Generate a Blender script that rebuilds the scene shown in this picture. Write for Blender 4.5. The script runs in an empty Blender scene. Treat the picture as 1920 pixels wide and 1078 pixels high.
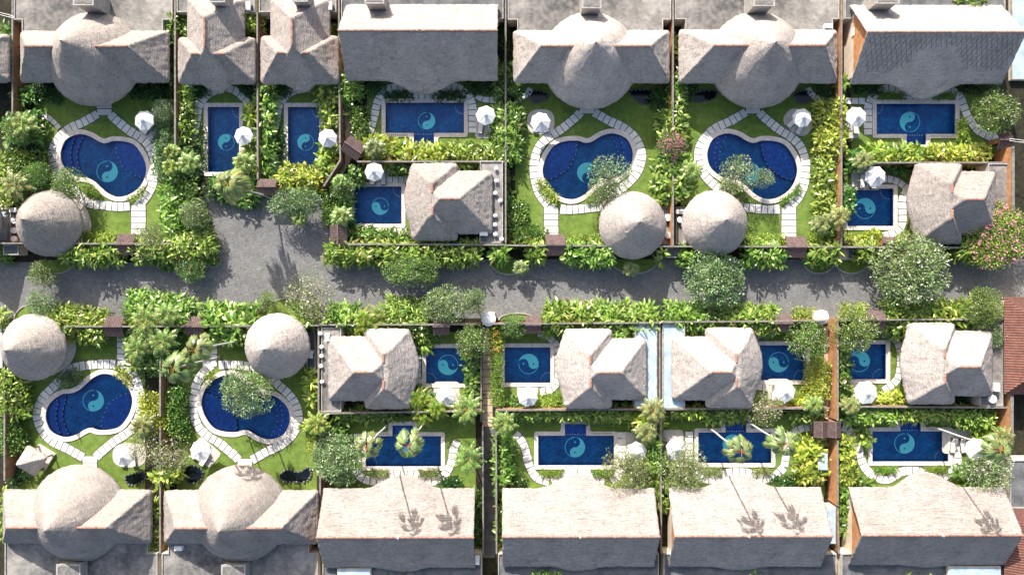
import bpy, math, random
import numpy as np
from mathutils import Vector, noise
from mathutils.geometry import delaunay_2d_cdt

scene = bpy.context.scene
C = scene.collection
R = math.radians
rng = np.random.default_rng(7)
random.seed(7)

# ------------------------------------------------------------------ camera
CAMH = 90.0
S = 0.07                       # metres on the ground per photo pixel
cam_d = bpy.data.cameras.new('camera'); cam = bpy.data.objects.new('camera', cam_d); C.objects.link(cam)
cam.location = (0, 0, CAMH); cam_d.sensor_width = 36; cam_d.lens = 36*CAMH/(1920*S)
cam_d.clip_end = 3000; cam_d.clip_start = 1
scene.camera = cam
# ------------------------------------------------------------------ light
ELEV, AZ = 30.0, 19.5          # sun height, degrees west of north
SUNV = Vector((-math.sin(R(AZ))*math.cos(R(ELEV)), math.cos(R(AZ))*math.cos(R(ELEV)), math.sin(R(ELEV))))
sd = bpy.data.lights.new('sun', 'SUN'); sun = bpy.data.objects.new('sun', sd); C.objects.link(sun)
sd.energy = 5.0; sd.angle = R(0.5); sd.color = (1.0, 0.955, 0.895)
sun.rotation_euler = SUNV.to_track_quat('Z', 'Y').to_euler(); sun.location = (-20, 60, 60)
w = bpy.data.worlds.new('World'); scene.world = w; w.use_nodes = True
nt = w.node_tree; bg = nt.nodes['Background']
sky = nt.nodes.new('ShaderNodeTexSky'); sky.sky_type = 'NISHITA'; sky.sun_disc = False
sky.sun_elevation = R(ELEV); sky.sun_rotation = R(-AZ); sky.air_density = 1.0; sky.dust_density = 3.5; sky.ozone_density = 0.6
nt.links.new(sky.outputs[0], bg.inputs[0]); bg.inputs[1].default_value = 0.13
vs = scene.view_settings; vs.view_transform = 'Standard'; vs.look = 'None'; vs.gamma = 1; vs.exposure = 0.97
scene.cycles.max_bounces = 6; scene.cycles.transparent_max_bounces = 12

# ------------------------------------------------------------------ helpers
def P(px, py, z=0.0):
    """where the thing seen at photo pixel px, py stands when it is z metres up"""
    k = S*(CAMH-z)/CAMH
    return ((px-960)*k, (539-py)*k)

def tag(o, label=None, cat=None, group=None, kind=None):
    if label: o['label'] = label
    if cat: o['category'] = cat
    if group: o['group'] = group
    if kind: o['kind'] = kind
    return o

def empty(name, loc=(0, 0, 0), rz=0.0):
    o = bpy.data.objects.new(name, None); o.location = loc; o.rotation_euler = (0, 0, rz)
    o.empty_display_size = 0.5; C.objects.link(o); return o

def mesh_obj(name, verts, faces, mat, parent=None, smooth=False, mats=None, fmi=None):
    me = bpy.data.meshes.new(name); me.from_pydata([tuple(v) for v in verts], [], [tuple(f) for f in faces])
    for m in (mats or [mat]): me.materials.append(m)
    if fmi: me.polygons.foreach_set('material_index', fmi)
    if smooth: me.polygons.foreach_set('use_smooth', [True]*len(me.polygons))
    me.update()
    o = bpy.data.objects.new(name, me); C.objects.link(o)
    if parent: o.parent = parent
    return o

class MB:
    def __init__(s): s.v = []; s.f = []; s.m = []
    def add(s, v, f, m=0):
        n = len(s.v); s.v += [tuple(p) for p in v]; s.f += [tuple(i+n for i in q) for q in f]; s.m += [m]*len(f)
    def box(s, x0, y0, z0, x1, y1, z1, m=0):
        v = [(x0,y0,z0),(x1,y0,z0),(x1,y1,z0),(x0,y1,z0),(x0,y0,z1),(x1,y0,z1),(x1,y1,z1),(x0,y1,z1)]
        s.add(v, [(0,3,2,1),(4,5,6,7),(0,1,5,4),(1,2,6,5),(2,3,7,6),(3,0,4,7)], m)
    def obox(s, c, d, L, W, z0, z1, m=0):
        d = Vector((d[0], d[1])).normalized(); n = Vector((-d.y, d.x)); v = []
        for z in (z0, z1):
            for a, b in ((-1,-1),(1,-1),(1,1),(-1,1)):
                p = Vector(c[:2]) + d*(a*L/2) + n*(b*W/2); v.append((p.x, p.y, z))
        s.add(v, [(0,3,2,1),(4,5,6,7),(0,1,5,4),(1,2,6,5),(2,3,7,6),(3,0,4,7)], m)
    def tube(s, pts, rad, seg=8, m=0):
        pts = [Vector(p) for p in pts]
        if not hasattr(rad, '__len__'): rad = [rad]*len(pts)
        v = []
        for i, p in enumerate(pts):
            d = (pts[min(i+1, len(pts)-1)] - pts[max(i-1, 0)]).normalized()
            a = d.cross(Vector((0.3, 1, 0.2))).normalized(); b = d.cross(a)
            for k in range(seg):
                t = 2*math.pi*k/seg; v.append(p + (a*math.cos(t)+b*math.sin(t))*rad[i])
        f = [(i*seg+k, i*seg+(k+1) % seg, (i+1)*seg+(k+1) % seg, (i+1)*seg+k) for i in range(len(pts)-1) for k in range(seg)]
        f += [tuple(range(seg))[::-1], tuple((len(pts)-1)*seg+k for k in range(seg))]
        s.add(v, f, m)
    def prism(s, poly, z0, z1, m=0):
        n = len(poly); v = [(p[0],p[1],z0) for p in poly]+[(p[0],p[1],z1) for p in poly]
        s.add(v, [tuple(range(n))[::-1], tuple(range(n, 2*n))]+[(i,(i+1) % n,n+(i+1) % n,n+i) for i in range(n)], m)
    def build(s, name, mat, parent=None, smooth=False, mats=None):
        return mesh_obj(name, s.v, s.f, mat, parent, smooth, mats, s.m if mats else None)

def area(p): return 0.5*sum(p[i][0]*p[(i+1) % len(p)][1]-p[(i+1) % len(p)][0]*p[i][1] for i in range(len(p)))
def ccw(p): return list(p) if area(p) > 0 else list(p)[::-1]
def inside(pt, poly):
    x, y = pt; c = False; n = len(poly); j = n-1
    for i in range(n):
        xi, yi = poly[i]; xj, yj = poly[j]
        if (yi > y) != (yj > y) and x < (xj-xi)*(y-yi)/(yj-yi)+xi: c = not c
        j = i
    return c
def offset(poly, d):
    """offset a CCW polygon outwards by d with mitres"""
    n = len(poly); out = []
    for i in range(n):
        a = Vector(poly[i-1]); b = Vector(poly[i]); c = Vector(poly[(i+1) % n])
        e1 = (b-a).normalized(); e2 = (c-b).normalized()
        n1 = Vector((e1.y, -e1.x)); n2 = Vector((e2.y, -e2.x)); m = (n1+n2)
        m = m.normalized() if m.length > 1e-6 else n1
        k = d/max(0.35, m.dot(n1)); q = b+m*k; out.append((q.x, q.y))
    return out
def cr(pts, n=6, closed=False):
    out = []; N = len(pts)
    rngi = range(N) if closed else range(N-1)
    for i in rngi:
        g = (lambda k: Vector(pts[k % N])) if closed else (lambda k: Vector(pts[min(max(k, 0), N-1)]))
        p0, p1, p2, p3 = g(i-1), g(i), g(i+1), g(i+2)
        for j in range(n):
            t = j/n
            q = 0.5*((2*p1)+(p2-p0)*t+(2*p0-5*p1+4*p2-p3)*t*t+(3*p1-p0-3*p2+p3)*t**3); out.append((q.x, q.y))
    if not closed: out.append(tuple(pts[-1]))
    return out
def sheet(name, outer, holes, z, mat, parent=None):
    loops = [outer]+holes; vs_, es = [], []
    for l in loops:
        b = len(vs_); vs_ += [Vector(p) for p in l]; es += [(b+i, b+(i+1) % len(l)) for i in range(len(l))]
    v, e, f, *_ = delaunay_2d_cdt(vs_, es, [], 0, 1e-5)
    keep = []
    for t in f:
        c = (sum(v[i].x for i in t)/len(t), sum(v[i].y for i in t)/len(t))
        if inside(c, outer) and not any(inside(c, h) for h in holes):
            keep.append(t if area([(v[i].x, v[i].y) for i in t]) > 0 else tuple(t)[::-1])
    return mesh_obj(name, [(p.x, p.y, z) for p in v], keep, mat, parent)

# ------------------------------------------------------------------ materials
def mat(name, col=(0.5,0.5,0.5), rough=0.8, var=0.0, scale=1.0, bump=0.0, bscale=20, col2=None, spec=0.3, island=0.0, stretch=None, detail=6, metal=0.0, fine=0.0, fscale=4.0, cells=0.0, cscale=3.0):
    m = bpy.data.materials.new(name); m.use_nodes = True; t = m.node_tree; b = t.nodes['Principled BSDF']
    b.inputs['Roughness'].default_value = rough; b.inputs['Specular IOR Level'].default_value = spec; b.inputs['Metallic'].default_value = metal
    b.inputs['Base Color'].default_value = (*col, 1)
    tc = t.nodes.new('ShaderNodeTexCoord'); src = tc.outputs['Object']
    if stretch:
        mp = t.nodes.new('ShaderNodeMapping'); mp.inputs['Scale'].default_value = stretch
        t.links.new(src, mp.inputs[0]); src = mp.outputs[0]
    out = None
    if var or col2:
        n = t.nodes.new('ShaderNodeTexNoise'); n.inputs['Scale'].default_value = scale; n.inputs['Detail'].default_value = detail; n.inputs['Roughness'].default_value = 0.65
        t.links.new(src, n.inputs['Vector'])
        r = t.nodes.new('ShaderNodeValToRGB'); c2 = col2 or tuple(c*(1-var) for c in col); c1 = col if col2 else tuple(min(1, c*(1+var*0.6)) for c in col)
        r.color_ramp.elements[0].position = 0.36; r.color_ramp.elements[1].position = 0.64
        r.color_ramp.elements[0].color = (*c2, 1); r.color_ramp.elements[1].color = (*c1, 1)
        t.links.new(n.outputs['Fac'], r.inputs[0]); out = r.outputs[0]
    def times(out, fac):
        mx = t.nodes.new('ShaderNodeVectorMath'); mx.operation = 'SCALE'; t.links.new(fac, mx.inputs['Scale'])
        if out: t.links.new(out, mx.inputs[0])
        else: mx.inputs[0].default_value = col
        return mx.outputs[0]
    if fine:
        n3 = t.nodes.new('ShaderNodeTexNoise'); n3.inputs['Scale'].default_value = fscale; n3.inputs['Detail'].default_value = 5; n3.inputs['Roughness'].default_value = 0.7
        t.links.new(src, n3.inputs['Vector']); mr = t.nodes.new('ShaderNodeMapRange'); mr.inputs['From Min'].default_value = 0.32; mr.inputs['From Max'].default_value = 0.68
        mr.inputs['To Min'].default_value = 1-fine; mr.inputs['To Max'].default_value = 1+fine*0.8; t.links.new(n3.outputs['Fac'], mr.inputs[0]); out = times(out, mr.outputs[0])
    if cells:
        vo = t.nodes.new('ShaderNodeTexVoronoi'); vo.inputs['Scale'].default_value = cscale; t.links.new(src, vo.inputs['Vector'])
        sp = t.nodes.new('ShaderNodeSeparateColor'); t.links.new(vo.outputs['Color'], sp.inputs[0]); mr = t.nodes.new('ShaderNodeMapRange')
        mr.inputs['To Min'].default_value = 1-cells; mr.inputs['To Max'].default_value = 1+cells; t.links.new(sp.outputs[0], mr.inputs[0]); out = times(out, mr.outputs[0])
    if island:
        g = t.nodes.new('ShaderNodeNewGeometry'); mr = t.nodes.new('ShaderNodeMapRange')
        mr.inputs['To Min'].default_value = 1-island; mr.inputs['To Max'].default_value = 1+island*0.5
        t.links.new(g.outputs['Random Per Island'], mr.inputs[0])
        mx = t.nodes.new('ShaderNodeVectorMath'); mx.operation = 'SCALE'; t.links.new(mr.outputs[0], mx.inputs['Scale'])
        if out: t.links.new(out, mx.inputs[0])
        else: mx.inputs[0].default_value = col
        out = mx.outputs[0]
    if out: t.links.new(out, b.inputs['Base Color'])
    if bump:
        n2 = t.nodes.new('ShaderNodeTexNoise'); n2.inputs['Scale'].default_value = bscale; n2.inputs['Detail'].default_value = 4
        t.links.new(src, n2.inputs['Vector'])
        bp = t.nodes.new('ShaderNodeBump'); bp.inputs['Strength'].default_value = bump; bp.inputs['Distance'].default_value = 0.1
        t.links.new(n2.outputs['Fac'], bp.inputs['Height']); t.links.new(bp.outputs[0], b.inputs['Normal'])
    return m

def leaf_mat(name, cols, trans=0.3, rough=0.34, spec=0.55):
    m = bpy.data.materials.new(name); m.use_nodes = True; t = m.node_tree; b = t.nodes['Principled BSDF']; o = t.nodes['Material Output']
    b.inputs['Roughness'].default_value = rough; b.inputs['Specular IOR Level'].default_value = spec
    g = t.nodes.new('ShaderNodeNewGeometry'); r = t.nodes.new('ShaderNodeValToRGB')
    while len(r.color_ramp.elements) < len(cols): r.color_ramp.elements.new(0.5)
    for i, c in enumerate(cols):
        e = r.color_ramp.elements[i]; e.position = i/(len(cols)-1); e.color = (*c, 1)
    if len(cols) >= 3 and name != 'pink_petal':       # a few dead leaves
        for e in r.color_ramp.elements: e.position *= 0.955
        e = r.color_ramp.elements.new(0.975); e.color = (0.30, 0.22, 0.09, 1)
    t.links.new(g.outputs['Random Per Island'], r.inputs[0])
    tc = t.nodes.new('ShaderNodeTexCoord'); nn = t.nodes.new('ShaderNodeTexNoise'); nn.inputs['Scale'].default_value = 0.55; nn.inputs['Detail'].default_value = 3; t.links.new(g.outputs['Position'], nn.inputs['Vector'])
    mr = t.nodes.new('ShaderNodeMapRange'); mr.inputs['From Min'].default_value = 0.32; mr.inputs['From Max'].default_value = 0.68; mr.inputs['To Min'].default_value = 0.75; mr.inputs['To Max'].default_value = 1.35; t.links.new(nn.outputs['Fac'], mr.inputs[0])
    oi = t.nodes.new('ShaderNodeObjectInfo'); hs = t.nodes.new('ShaderNodeHueSaturation'); m2 = t.nodes.new('ShaderNodeMapRange'); m2.inputs['To Min'].default_value = 0.488; m2.inputs['To Max'].default_value = 0.525; t.links.new(oi.outputs['Random'], m2.inputs[0])
    if name not in ('pink_petal', 'white_petal'): t.links.new(m2.outputs[0], hs.inputs['Hue']); t.links.new(mr.outputs[0], hs.inputs['Value'])
    t.links.new(r.outputs[0], hs.inputs['Color']); r = hs
    t.links.new(r.outputs[0], b.inputs['Base Color'])
    tr = t.nodes.new('ShaderNodeBsdfTranslucent'); t.links.new(r.outputs[0], tr.inputs[0])
    mx = t.nodes.new('ShaderNodeMixShader'); mx.inputs[0].default_value = trans
    t.links.new(b.outputs[0], mx.inputs[1]); t.links.new(tr.outputs[0], mx.inputs[2]); t.links.new(mx.outputs[0], o.inputs[0])
    return m

def thatch_mat(name, col, col2):
    """dry grass thatch: fine strands, course lines and weather blotches"""
    m = bpy.data.materials.new(name); m.use_nodes = True; t = m.node_tree; b = t.nodes['Principled BSDF']; L = t.links
    b.inputs['Roughness'].default_value = 0.95; b.inputs['Specular IOR Level'].default_value = 0.1
    tc = t.nodes.new('ShaderNodeTexCoord'); ob = tc.outputs['Object']
    def nz(sc, det=5, vec=ob, rough=0.6):
        n = t.nodes.new('ShaderNodeTexNoise'); n.inputs['Scale'].default_value = sc; n.inputs['Detail'].default_value = det; n.inputs['Roughness'].default_value = rough
        L.new(vec, n.inputs['Vector']); return n.outputs['Fac']
    fine = nz(5.5, 6, ob, 0.8); mid = nz(2.4, 4, ob, 0.7); blot = nz(0.35, 5)
    mp = t.nodes.new('ShaderNodeMapping'); mp.inputs['Scale'].default_value = (0.7, 0.7, 9.0); L.new(ob, mp.inputs[0])
    course = nz(1.0, 3, mp.outputs[0])
    r1 = t.nodes.new('ShaderNodeValToRGB'); r1.color_ramp.elements[0].position = 0.33; r1.color_ramp.elements[1].position = 0.68
    r1.color_ramp.elements[0].color = (*col2, 1); r1.color_ramp.elements[1].color = (*col, 1); L.new(blot, r1.inputs[0])
    def scal(f, lo, hi, a=0.3, c=0.7):
        mr = t.nodes.new('ShaderNodeMapRange'); mr.inputs['From Min'].default_value = a; mr.inputs['From Max'].default_value = c
        mr.inputs['To Min'].default_value = lo; mr.inputs['To Max'].default_value = hi; L.new(f, mr.inputs[0]); return mr.outputs[0]
    m1 = t.nodes.new('ShaderNodeVectorMath'); m1.operation = 'SCALE'; L.new(r1.outputs[0], m1.inputs[0]); L.new(scal(fine, 0.60, 1.22), m1.inputs['Scale'])
    m2 = t.nodes.new('ShaderNodeVectorMath'); m2.operation = 'SCALE'; L.new(m1.outputs[0], m2.inputs[0]); L.new(scal(course, 0.88, 1.06), m2.inputs['Scale'])
    m3 = t.nodes.new('ShaderNodeVectorMath'); m3.operation = 'SCALE'; L.new(m2.outputs[0], m3.inputs[0]); L.new(scal(mid, 0.84, 1.10), m3.inputs['Scale'])
    moss = nz(0.9, 6, ob, 0.7); oi = t.nodes.new('ShaderNodeObjectInfo')
    m4 = t.nodes.new('ShaderNodeVectorMath'); m4.operation = 'SCALE'; L.new(m3.outputs[0], m4.inputs[0]); L.new(scal(moss, 0.70, 1.0, 0.30, 0.44), m4.inputs['Scale'])
    m5 = t.nodes.new('ShaderNodeVectorMath'); m5.operation = 'SCALE'; L.new(m4.outputs[0], m5.inputs[0]); L.new(scal(oi.outputs['Random'], 0.90, 1.06, 0, 1), m5.inputs['Scale'])
    L.new(m5.outputs[0], b.inputs['Base Color'])
    ad = t.nodes.new('ShaderNodeMath'); ad.operation = 'MULTIPLY_ADD'; L.new(course, ad.inputs[0]); ad.inputs[1].default_value = 1.6; L.new(fine, ad.inputs[2])
    bp = t.nodes.new('ShaderNodeBump'); bp.inputs['Strength'].default_value = 1.0; bp.inputs['Distance'].default_value = 0.16
    L.new(ad.outputs[0], bp.inputs['Height']); L.new(bp.outputs[0], b.inputs['Normal'])
    return m

M = {}
M['soil'] = mat('soil', (0.028,0.026,0.014), 0.95, 0.5, 1.5, 0.6, 6)
M['lawn'] = mat('lawn_grass', (0.165,0.235,0.05), 0.95, 0, 0.35, 0.7, 14, col2=(0.115,0.18,0.035), spec=0.1, fine=0.2, fscale=1.4)
M['road'] = mat('cobbled_asphalt', (0.205,0.20,0.193), 0.9, 0, 0.16, 0.9, 9, col2=(0.15,0.148,0.146), detail=12, spec=0.2, fine=0.20, fscale=2.6, cells=0.12, cscale=2.6)
M['concrete'] = mat('weathered_concrete', (0.30,0.28,0.255), 0.9, 0, 0.22, 0.25, 4, col2=(0.085,0.082,0.08), detail=11, spec=0.2, fine=0.22, fscale=1.8)
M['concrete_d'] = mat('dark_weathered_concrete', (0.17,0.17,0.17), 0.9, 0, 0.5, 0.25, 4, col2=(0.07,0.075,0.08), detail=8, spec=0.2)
M['kerb'] = mat('kerb_concrete', (0.36,0.34,0.31), 0.9, 0.3, 2)
M['blue_roof'] = mat('pale_blue_roof_paint', (0.38,0.47,0.53), 0.6, 0.2, 0.5, 0.1, 5, fine=0.15, fscale=1.5)
M['slab'] = mat('paving_slab', (0.70,0.67,0.62), 0.85, 0.1, 2.0, 0.1, 12, island=0.16, fine=0.12, fscale=3)
M['joint'] = mat('paving_joint', (0.09,0.10,0.07), 0.9, 0.3, 3)
M['coping'] = mat('pool_coping_stone', (0.64,0.56,0.49), 0.8, 0.14, 3.0, 0.1, 10, fine=0.12, cells=0.08, cscale=2.4)
M['pad'] = mat('sun_deck_stone', (0.50,0.46,0.42), 0.85, 0.12, 2)
M['tile'] = mat('blue_pool_mosaic', (0.003,0.155,0.42), 0.4, 0, 0.8, 0.0, 5, col2=(0.002,0.095,0.31), detail=8, fine=0.35, fscale=3.0, cells=0.25, cscale=5.0)
M['ledge'] = mat('violet_blue_ledge_mosaic', (0.012,0.10,0.42), 0.4, 0.25, 2.0, fine=0.25, fscale=4, cells=0.2, cscale=5)
M['teal'] = mat('turquoise_mosaic', (0.24,0.97,0.98), 0.5, 0.06, 5)
M['white'] = mat('white_paint', (0.80,0.79,0.77), 0.6, 0.05, 2)
M['canvas'] = mat('white_canvas', (0.66,0.655,0.64), 0.8, 0.05, 3)
M['cushion'] = mat('white_cushion', (0.72,0.71,0.69), 0.9, 0.05, 3)
M['wood'] = mat('dark_wood', (0.10,0.055,0.03), 0.7, 0.3, 5)
M['plaster'] = mat('brown_plaster', (0.34,0.17,0.085), 0.9, 0, 1.0, 0.15, 6, col2=(0.20,0.11,0.065))
M['orange'] = mat('ochre_orange_plaster', (0.54,0.26,0.11), 0.9, 0, 0.8, 0.1, 6, col2=(0.36,0.17,0.08), fine=0.2, fscale=2)
M['cap'] = mat('grey_wall_capping', (0.20,0.185,0.165), 0.9, 0.35, 2)
M['cream'] = mat('cream_wall', (0.62,0.54,0.42), 0.9, 0.15, 1.0)
M['gate_tile'] = mat('brown_roof_tile', (0.135,0.092,0.085), 0.85, 0.35, 3, 0.3, 20)
M['terra'] = mat('terracotta_roof_tile', (0.33,0.15,0.105), 0.85, 0, 1.2, 0.3, 12, col2=(0.20,0.09,0.07), fine=0.3, fscale=4)
M['terra_gap'] = mat('dark_tile_underlap', (0.11,0.05,0.04), 0.9, 0.3, 2)
M['ridge'] = mat('red_ridge_tile', (0.33,0.19,0.145), 0.85, 0.35, 4, island=0.25)
M['glass'] = mat('dark_window_glass', (0.02,0.03,0.035), 0.08, spec=0.6)
M['metal'] = mat('grey_painted_metal', (0.42,0.43,0.44), 0.5, 0.1, 3)
M['black'] = mat('black_gap', (0.01,0.01,0.01), 0.9)
M['net'] = mat('black_netting', (0.17,0.17,0.17), 0.9, 0.3, 3)
M['rock'] = mat('dark_pond_rock', (0.12,0.12,0.11), 0.9, 0.4, 4, 0.4, 6)
M['pondwater'] = mat('dark_pond_water', (0.004,0.008,0.010), 0.12, spec=0.5)
M['tan'] = mat('tan_paving', (0.50,0.39,0.27), 0.9, 0.15, 2, island=0.12)
M['bark'] = mat('grey_bark', (0.26,0.22,0.18), 0.9, 0.3, 4, 0.4, 10)
M['palm_bark'] = mat('pale_palm_bark', (0.50,0.48,0.45), 0.85, 0.12, 3, 0.2, 12, stretch=(1,1,4))
M['thatch'] = thatch_mat('grey_thatch', (0.50,0.44,0.40), (0.37,0.33,0.30))
M['thatch_b'] = thatch_mat('pale_thatch', (0.59,0.525,0.48), (0.44,0.39,0.36))
M['heli'] = leaf_mat('bright_broad_leaf', [(0.075,0.15,0.02),(0.155,0.26,0.03),(0.26,0.37,0.055),(0.43,0.51,0.13)], 0.3)
M['green'] = leaf_mat('green_broad_leaf', [(0.04,0.095,0.016),(0.085,0.17,0.026),(0.15,0.26,0.04),(0.26,0.36,0.08)], 0.28)
M['yellow'] = leaf_mat('yellow_green_leaf', [(0.12,0.20,0.02),(0.24,0.33,0.035),(0.39,0.46,0.06),(0.58,0.58,0.12)], 0.3)
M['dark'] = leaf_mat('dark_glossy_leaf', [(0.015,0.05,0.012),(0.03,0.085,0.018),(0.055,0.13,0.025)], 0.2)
M['clip'] = leaf_mat('clipped_hedge_leaf', [(0.08,0.16,0.015),(0.14,0.24,0.022),(0.23,0.33,0.04)], 0.25)
M['olive'] = leaf_mat('olive_dry_leaf', [(0.11,0.15,0.04),(0.20,0.24,0.07),(0.33,0.34,0.14)], 0.25)
M['frang'] = leaf_mat('grey_green_leaf', [(0.07,0.13,0.035),(0.14,0.23,0.07),(0.21,0.31,0.11),(0.32,0.40,0.20)], 0.25)
M['tree'] = leaf_mat('fresh_green_leaf', [(0.05,0.11,0.018),(0.10,0.19,0.03),(0.16,0.27,0.05),(0.28,0.38,0.11)], 0.28)
M['fern'] = leaf_mat('feathery_green_leaf', [(0.09,0.20,0.015),(0.15,0.30,0.02),(0.24,0.39,0.035)], 0.35)
M['palm'] = leaf_mat('fan_palm_leaf', [(0.10,0.15,0.04),(0.17,0.24,0.07),(0.26,0.32,0.11),(0.38,0.40,0.18)], 0.3)
M['palmg'] = leaf_mat('green_palm_leaf', [(0.07,0.16,0.03),(0.14,0.27,0.05),(0.24,0.38,0.09),(0.38,0.48,0.17)], 0.3)
M['wflower'] = leaf_mat('white_petal', [(0.62,0.62,0.48),(0.78,0.76,0.66)], 0.3)
M['pflower'] = leaf_mat('pink_petal', [(0.80,0.16,0.38),(0.92,0.34,0.56),(0.85,0.30,0.38)], 0.35)
M['rleaf'] = leaf_mat('red_leaf', [(0.35,0.06,0.02),(0.5,0.14,0.04),(0.3,0.15,0.03)], 0.3)
M['stalk'] = mat('orange_leaf_stalk', (0.42,0.19,0.06), 0.8, 0.2, 3)

def water_mat():
    m = bpy.data.materials.new('pool_water'); m.use_nodes = True; t = m.node_tree; t.nodes.remove(t.nodes['Principled BSDF']); o = t.nodes['Material Output']
    tr = t.nodes.new('ShaderNodeBsdfTransparent'); tr.inputs[0].default_value = (0.90,0.99,1.0,1)
    gl = t.nodes.new('ShaderNodeBsdfGlossy'); gl.inputs['Roughness'].default_value = 0.04
    fr = t.nodes.new('ShaderNodeFresnel'); fr.inputs[0].default_value = 1.33
    n = t.nodes.new('ShaderNodeTexNoise'); n.inputs['Scale'].default_value = 2.5; n.inputs['Detail'].default_value = 3
    tc = t.nodes.new('ShaderNodeTexCoord'); t.links.new(tc.outputs['Object'], n.inputs['Vector'])
    bp = t.nodes.new('ShaderNodeBump'); bp.inputs['Strength'].default_value = 0.35; bp.inputs['Distance'].default_value = 0.05
    t.links.new(n.outputs['Fac'], bp.inputs['Height']); t.links.new(bp.outputs[0], gl.inputs['Normal']); t.links.new(bp.outputs[0], fr.inputs['Normal'])
    mx = t.nodes.new('ShaderNodeMixShader'); t.links.new(fr.outputs[0], mx.inputs[0]); t.links.new(tr.outputs[0], mx.inputs[1]); t.links.new(gl.outputs[0], mx.inputs[2])
    t.links.new(mx.outputs[0], o.inputs[0]); return m
M['water'] = water_mat()

# ------------------------------------------------------------------ pool outlines (metres)
KID = [(114,291),(117,276),(124,263),(137,255),(153,252),(171,257),(186,266),(198,269),(213,265),(234,266),(253,273),(268,293),(275,316),
       (272,334),(264,349),(252,360),(235,368),(218,369),(202,362),(190,352),(178,341),(164,334),(146,332),(130,323),(118,309)]
KC = (194.5, 310.5)
KIDS = {'K1': (194.5,310.5,1,1,1.0), 'K2': (1102,312,-1,1,1.05), 'K3': (1410,312,1,1,1.05), 'K4': (167.5,760,1,-1,1.01), 'K5': (461,763,-1,-1,1.03)}
def kmap(k, q):
    cx, cy, fx, fy, s = KIDS[k]
    return P(cx+(q[0]-KC[0])*fx*s, cy+(q[1]-KC[1])*fy*s)
def rectpoly(x0, y0, x1, y1, b=None):
    if not b: q = [(x0,y0),(x1,y0),(x1,y1),(x0,y1)]
    else:
        a, c, t = b
        q = [(x0,y0),(x1,y0),(x1,y1),(c,y1),(c,t),(a,t),(a,y1),(x0,y1)] if t > y1 else [(x0,y0),(a,y0),(a,t),(c,t),(c,y0),(x1,y0),(x1,y1),(x0,y1)]
    return ccw([P(*p) for p in q])
POOLS = {}
for k in KIDS: POOLS[k] = ccw(cr([kmap(k, q) for q in KID], 5, True))
POOLS.update({
 'R1': rectpoly(390,201,449,323), 'R2': rectpoly(540,201,599.5,323), 'R3': rectpoly(723,193,870,250,(776,814,271)),
 'R4': rectpoly(1643,195,1791,252,(1699,1736,272)), 'S1': rectpoly(664,350,753,420), 'S2': rectpoly(1588,354,1675,424),
 'S3': rectpoly(799,652,884,719), 'S4': rectpoly(946,651,1032,717.5), 'S5': rectpoly(1424,647,1511,713), 'S6': rectpoly(1579,645,1661,711),
 'Q1': rectpoly(686,817,827,874,(736,775,797)), 'Q2': rectpoly(1009,816,1151,872,(1059,1099,794)),
 'Q3': rectpoly(1309,810,1446,868,(1360,1399,790)), 'Q4': rectpoly(1635,808,1778,865,(1687,1726,787))})
HOLE = {k: offset(p, 0.06) for k, p in POOLS.items()}

# ------------------------------------------------------------------ ground, road, lawns
G = [(-700,-700),(700,-700),(700,700),(-700,700)]
tag(sheet('ground', G, list(HOLE.values()), 0.0, M['soil']), kind='structure')
def poly_px(pts, n=0):
    q = [P(*p) for p in pts]
    return ccw(cr(q, n, True) if n else q)
road = [(-1500,490),(380,492),(383,440),(372,395),(385,360),(480,352),(600,365),(622,400),(622,470),(640,486),(3400,486),(3400,597),(-1500,597)]
tag(sheet('road', poly_px(road), [], 0.025, M['road']), kind='structure')
def lawn(pts, pools, n=0):
    tag(sheet('lawn', poly_px(pts, n), [HOLE[k] for k in pools], 0.012, M['lawn']), kind='structure')
def rc(x0, y0, x1, y1): return [(x0,y0),(x1,y0),(x1,y1),(x0,y1)]
lawn([(66,165),(322,165),(322,300),(306,350),(306,445),(150,445),(90,400),(66,330)], ['K1'])
lawn(rc(350,160,478,330), ['R1']); lawn(rc(500,160,630,330), ['R2']); lawn(rc(688,150,944,295), ['R3'])
lawn(rc(966,150,1258,448), ['K2']); lawn(rc(1280,150,1572,450), ['K3']); lawn(rc(1596,150,1872,290), ['R4'])
lawn(rc(652,318,775,445), ['S1']); lawn(rc(1582,318,1715,452), ['S2'])
lawn(rc(28,620,272,925), ['K4']); lawn(rc(332,620,594,925), ['K5'])
lawn(rc(782,622,898,765), ['S3']); lawn(rc(938,622,1056,762), ['S4']); lawn(rc(1412,616,1548,760), ['S5']); lawn(rc(1577,616,1706,758), ['S6'])
lawn(rc(612,780,892,930), ['Q1']); lawn(rc(938,778,1236,930), ['Q2']); lawn(rc(1246,776,1546,930), ['Q3']); lawn(rc(1580,772,1884,930), ['Q4'])
def verge(cx, cy, rx, ry, up=1):
    """planted half round bay with a kerb at the road edge"""
    pts = [(cx+rx*math.cos(t), cy+up*ry*math.sin(t)) for t in np.linspace(0, math.pi, 20)]
    q = ccw([P(*p) for p in pts]); tag(sheet('verge', q, [], 0.034, M['lawn']), kind='structure')
    m = MB(); oi = [P(cx+(rx+2)*math.cos(t), cy+up*(ry+2)*math.sin(t)) for t in np.linspace(0, math.pi, 24)]
    ii = [P(cx+(rx-0.2)*math.cos(t), cy+up*(ry-0.2)*math.sin(t)) for t in np.linspace(0, math.pi, 24)]
    for i in range(23):
        a, b, c, d = ii[i], oi[i], oi[i+1], ii[i+1]
        m.add([(*a,0),(*b,0),(*c,0),(*d,0),(*a,.14),(*b,.14),(*c,.14),(*d,.14)], [(4,5,6,7) if up < 0 else (7,6,5,4),(0,4,7,3),(1,2,6,5)])
    tag(m.build('kerb', M['kerb']), kind='structure')
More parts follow.
